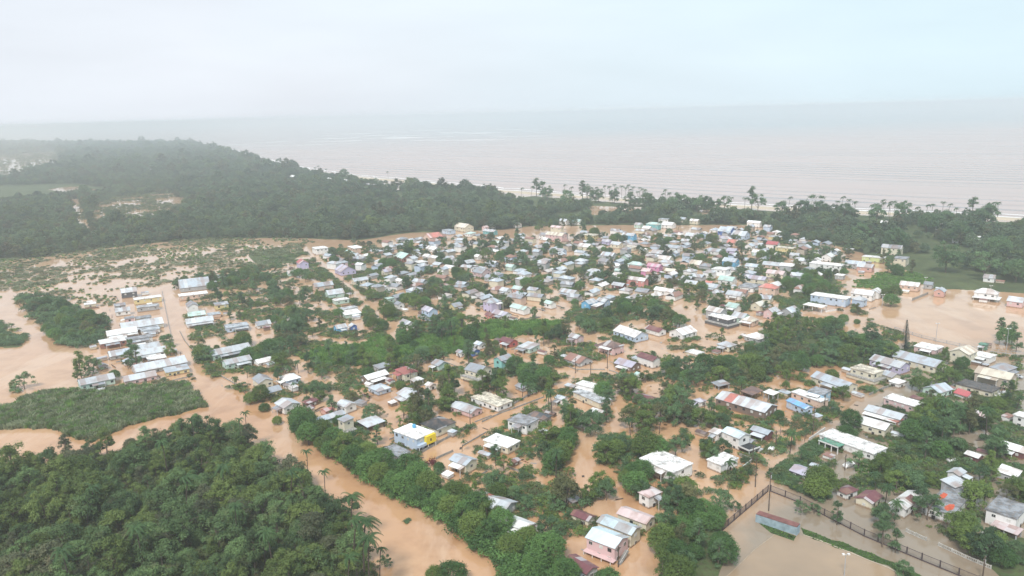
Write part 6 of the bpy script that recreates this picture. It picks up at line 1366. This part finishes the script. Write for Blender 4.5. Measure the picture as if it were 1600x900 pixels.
# yard trees
its = []
for x, y, s_, kd in [(1252, 790, .55, 'airy'), (1273, 793, .5, 'airy'), (1308, 808, .55, 'tall'), (1380, 838, .75, 'tall'), (1400, 850, .6, 'tall'), (1412, 890, .55, 'forest')]:
    p = g(x, y, 4.5 * s_); t = put_tree("yard_tree", rgc.choice(TREES[kd]), LEAF['town'], p.x, p.y, s_, None, "tree", "young trees along the yard fence"); its.append((t, x, y))
for (t, x, y), w_ in zip(its, ("first young tree from the left along the yard fence", "second young tree from the left along the yard fence, sparse and yellowish", "third young tree along the yard fence, slim and dark", "fourth young tree along the yard fence, tall and grey-green", "fifth young tree along the yard fence, slim and green", "low bushy tree at the grass verge nearest the picture's bottom edge")): t["label"] = w_
# cars
def car(px, py, rz, col, lab, z=-.15, tilt=(0, 0), pick=False):
    p = g(px, py); t = thing("parked_car" if not pick else "pickup_truck", lab, "car" if not pick else "pickup", (p.x, p.y, z), rz, None); t.rotation_euler = (tilt[0], tilt[1], rz)
    m_ = plain("car_paint_" + col, {'white': (.75, .75, .75), 'silver': (.45, .46, .48), 'dark': (.04, .045, .055), 'red': (.35, .04, .04)}[col], .3, .5, .08)
    side = [(-2.15, .25), (2.1, .25), (2.15, .62), (2.0, .82), (1.1, .95), (.45, 1.42), (-1.2, 1.45), (-1.85, .98), (-2.15, .9)] if not pick else [(-2.5, .35), (2.4, .35), (2.45, .85), (1.5, 1.0), (.95, 1.6), (-.35, 1.6), (-.5, .98), (-2.5, .98)]
    b = MB(); W2 = .86; n_ = len(side); V = []
    for sy, k in ((-1, 1), (1, 1)):
        for x, z_ in side: V.append((x, sy * (W2 if z_ < 1.0 else W2 * .80), z_))
    b.add(V, [tuple(range(n_ - 1, -1, -1)), tuple(range(n_, 2 * n_))] + [(i, (i + 1) % n_, n_ + (i + 1) % n_, n_ + i) for i in range(n_)]); o = b.build("body", m_, t)
    bv = o.modifiers.new("soft_edges", 'BEVEL'); bv.width = .06; bv.segments = 2
    gx = [(1.08, .99), (.50, 1.38)] if not pick else [(1.47, 1.03), (.98, 1.55)]
    MB().add([(gx[0][0] + .03, -.66, gx[0][1]), (gx[0][0] + .03, .66, gx[0][1]), (gx[1][0] + .03, .6, gx[1][1]), (gx[1][0] + .03, -.6, gx[1][1])], [(0, 1, 2, 3)]).build("windscreen", GLASS, t)
    for sy in (-1, 1):
        MB().add([(.75, sy * .83, 1.0), (-1.45, sy * .83, 1.0), (-1.15, sy * .72, 1.37), (.42, sy * .72, 1.37)] if not pick else [(1.2, sy * .83, 1.03), (-.3, sy * .83, 1.03), (-.28, sy * .73, 1.5), (.85, sy * .73, 1.5)], [(0, 1, 2, 3)]).build("side_window", GLASS, t)
        for x in (-1.35, 1.35):
            th = [(k * .5236) for k in range(12)]; V = [(x + .33 * math.cos(q), sy * .70, .33 + .33 * math.sin(q)) for q in th] + [(x + .33 * math.cos(q), sy * .90, .33 + .33 * math.sin(q)) for q in th]
            MB().add(V, [tuple(range(12)), tuple(range(23, 11, -1))] + [(k, (k + 1) % 12, 12 + (k + 1) % 12, 12 + k) for k in range(12)]).build("wheel", BLACKP, t)
car(1206, 703, R_(50), 'white', "white car parked on the road edge near the maroon-walled shuttered house")
car(1326, 729, R_(20), 'white', "white wrecked car nosing out of bushes below the long white porch house", .3, (.25, -.2))
car(1489, 722, R_(10), 'white', "white car at the edge of the green garden beside the little maroon house", .2)
car(1562, 620, R_(5), 'white', "white pickup parked behind the beige two-storey house at the right", 0, (0, 0), True)
car(1571, 616, R_(5), 'white', "second white car behind the white pickup, farther right", 0)
car(833, 614, R_(42), 'white', "white car half under water beside the straight road wall")
car(1590, 590, R_(-60), 'silver', "silver car at the far right edge under trees", .1)
car(1302, 641, R_(45), 'dark', "dark car half sunk by the sky blue upper storey house", -.25)
car(1190, 706, R_(-40), 'silver', "silver car flooded in the yard beside the black terrace house", -.3)
# green tank, well box
t = thing("water_tank", "round green plastic water tank beside the dark green-grey hipped roof", "water tank", g(851, 666, 0)); MB().tube([(0, 0, -.4), (0, 0, .1), (0, 0, 1.2), (0, 0, 1.5)], [.9, .95, .95, .6], 14).build("tank_body", GREENP, t); MB().tube([(0, 0, 1.5), (0, 0, 1.65)], [.3, .28], 10).build("lid", GREENP, t)
# drifting boards and litter
b = MB(); rg_ = random.Random(77); P = grid_pts(-200, 330, 200, 420, 11, 77); P = P[clear_of(P, 1, False)]; P = P[in_px(P, TOWN) & ~on_land(P)]
for p in P[:420]:
    r = rg_.uniform(0, 3.14); l = rg_.uniform(.4, 1.6); w_ = rg_.uniform(.15, .5); c_, s_ = math.cos(r), math.sin(r); z = .05; b.add([(p[0] + c_ * l - s_ * w_, p[1] + s_ * l + c_ * w_, z), (p[0] - c_ * l - s_ * w_, p[1] - s_ * l + c_ * w_, z), (p[0] - c_ * l + s_ * w_, p[1] - s_ * l - c_ * w_, z + .08), (p[0] + c_ * l + s_ * w_, p[1] + s_ * l - c_ * w_, z + .02)], [(0, 1, 2, 3)], 0 if rg_.random() < .6 else 1)
tag(b.build("drifting_debris", [BARKD, CONC]), kind='stuff')
# ------------------------------------------------------------------ the humid air
hz = N("haze_air"); hz.t.nodes.remove(hz.b); pv = hz.n("ShaderNodeVolumePrincipled"); pv.inputs['Color'].default_value = (*HAZE_COLOR, 1); pv.inputs['Density'].default_value = HAZE_DENSITY; pv.inputs['Anisotropy'].default_value = .25
hz.l(pv.outputs[0], hz.o.inputs['Volume'])
o = MB().box(-72000, 72000, -3200, 72000, -3.2, 128).build("haze", hz.m); tag(o, kind='stuff')
print("objects", len(bpy.data.objects))
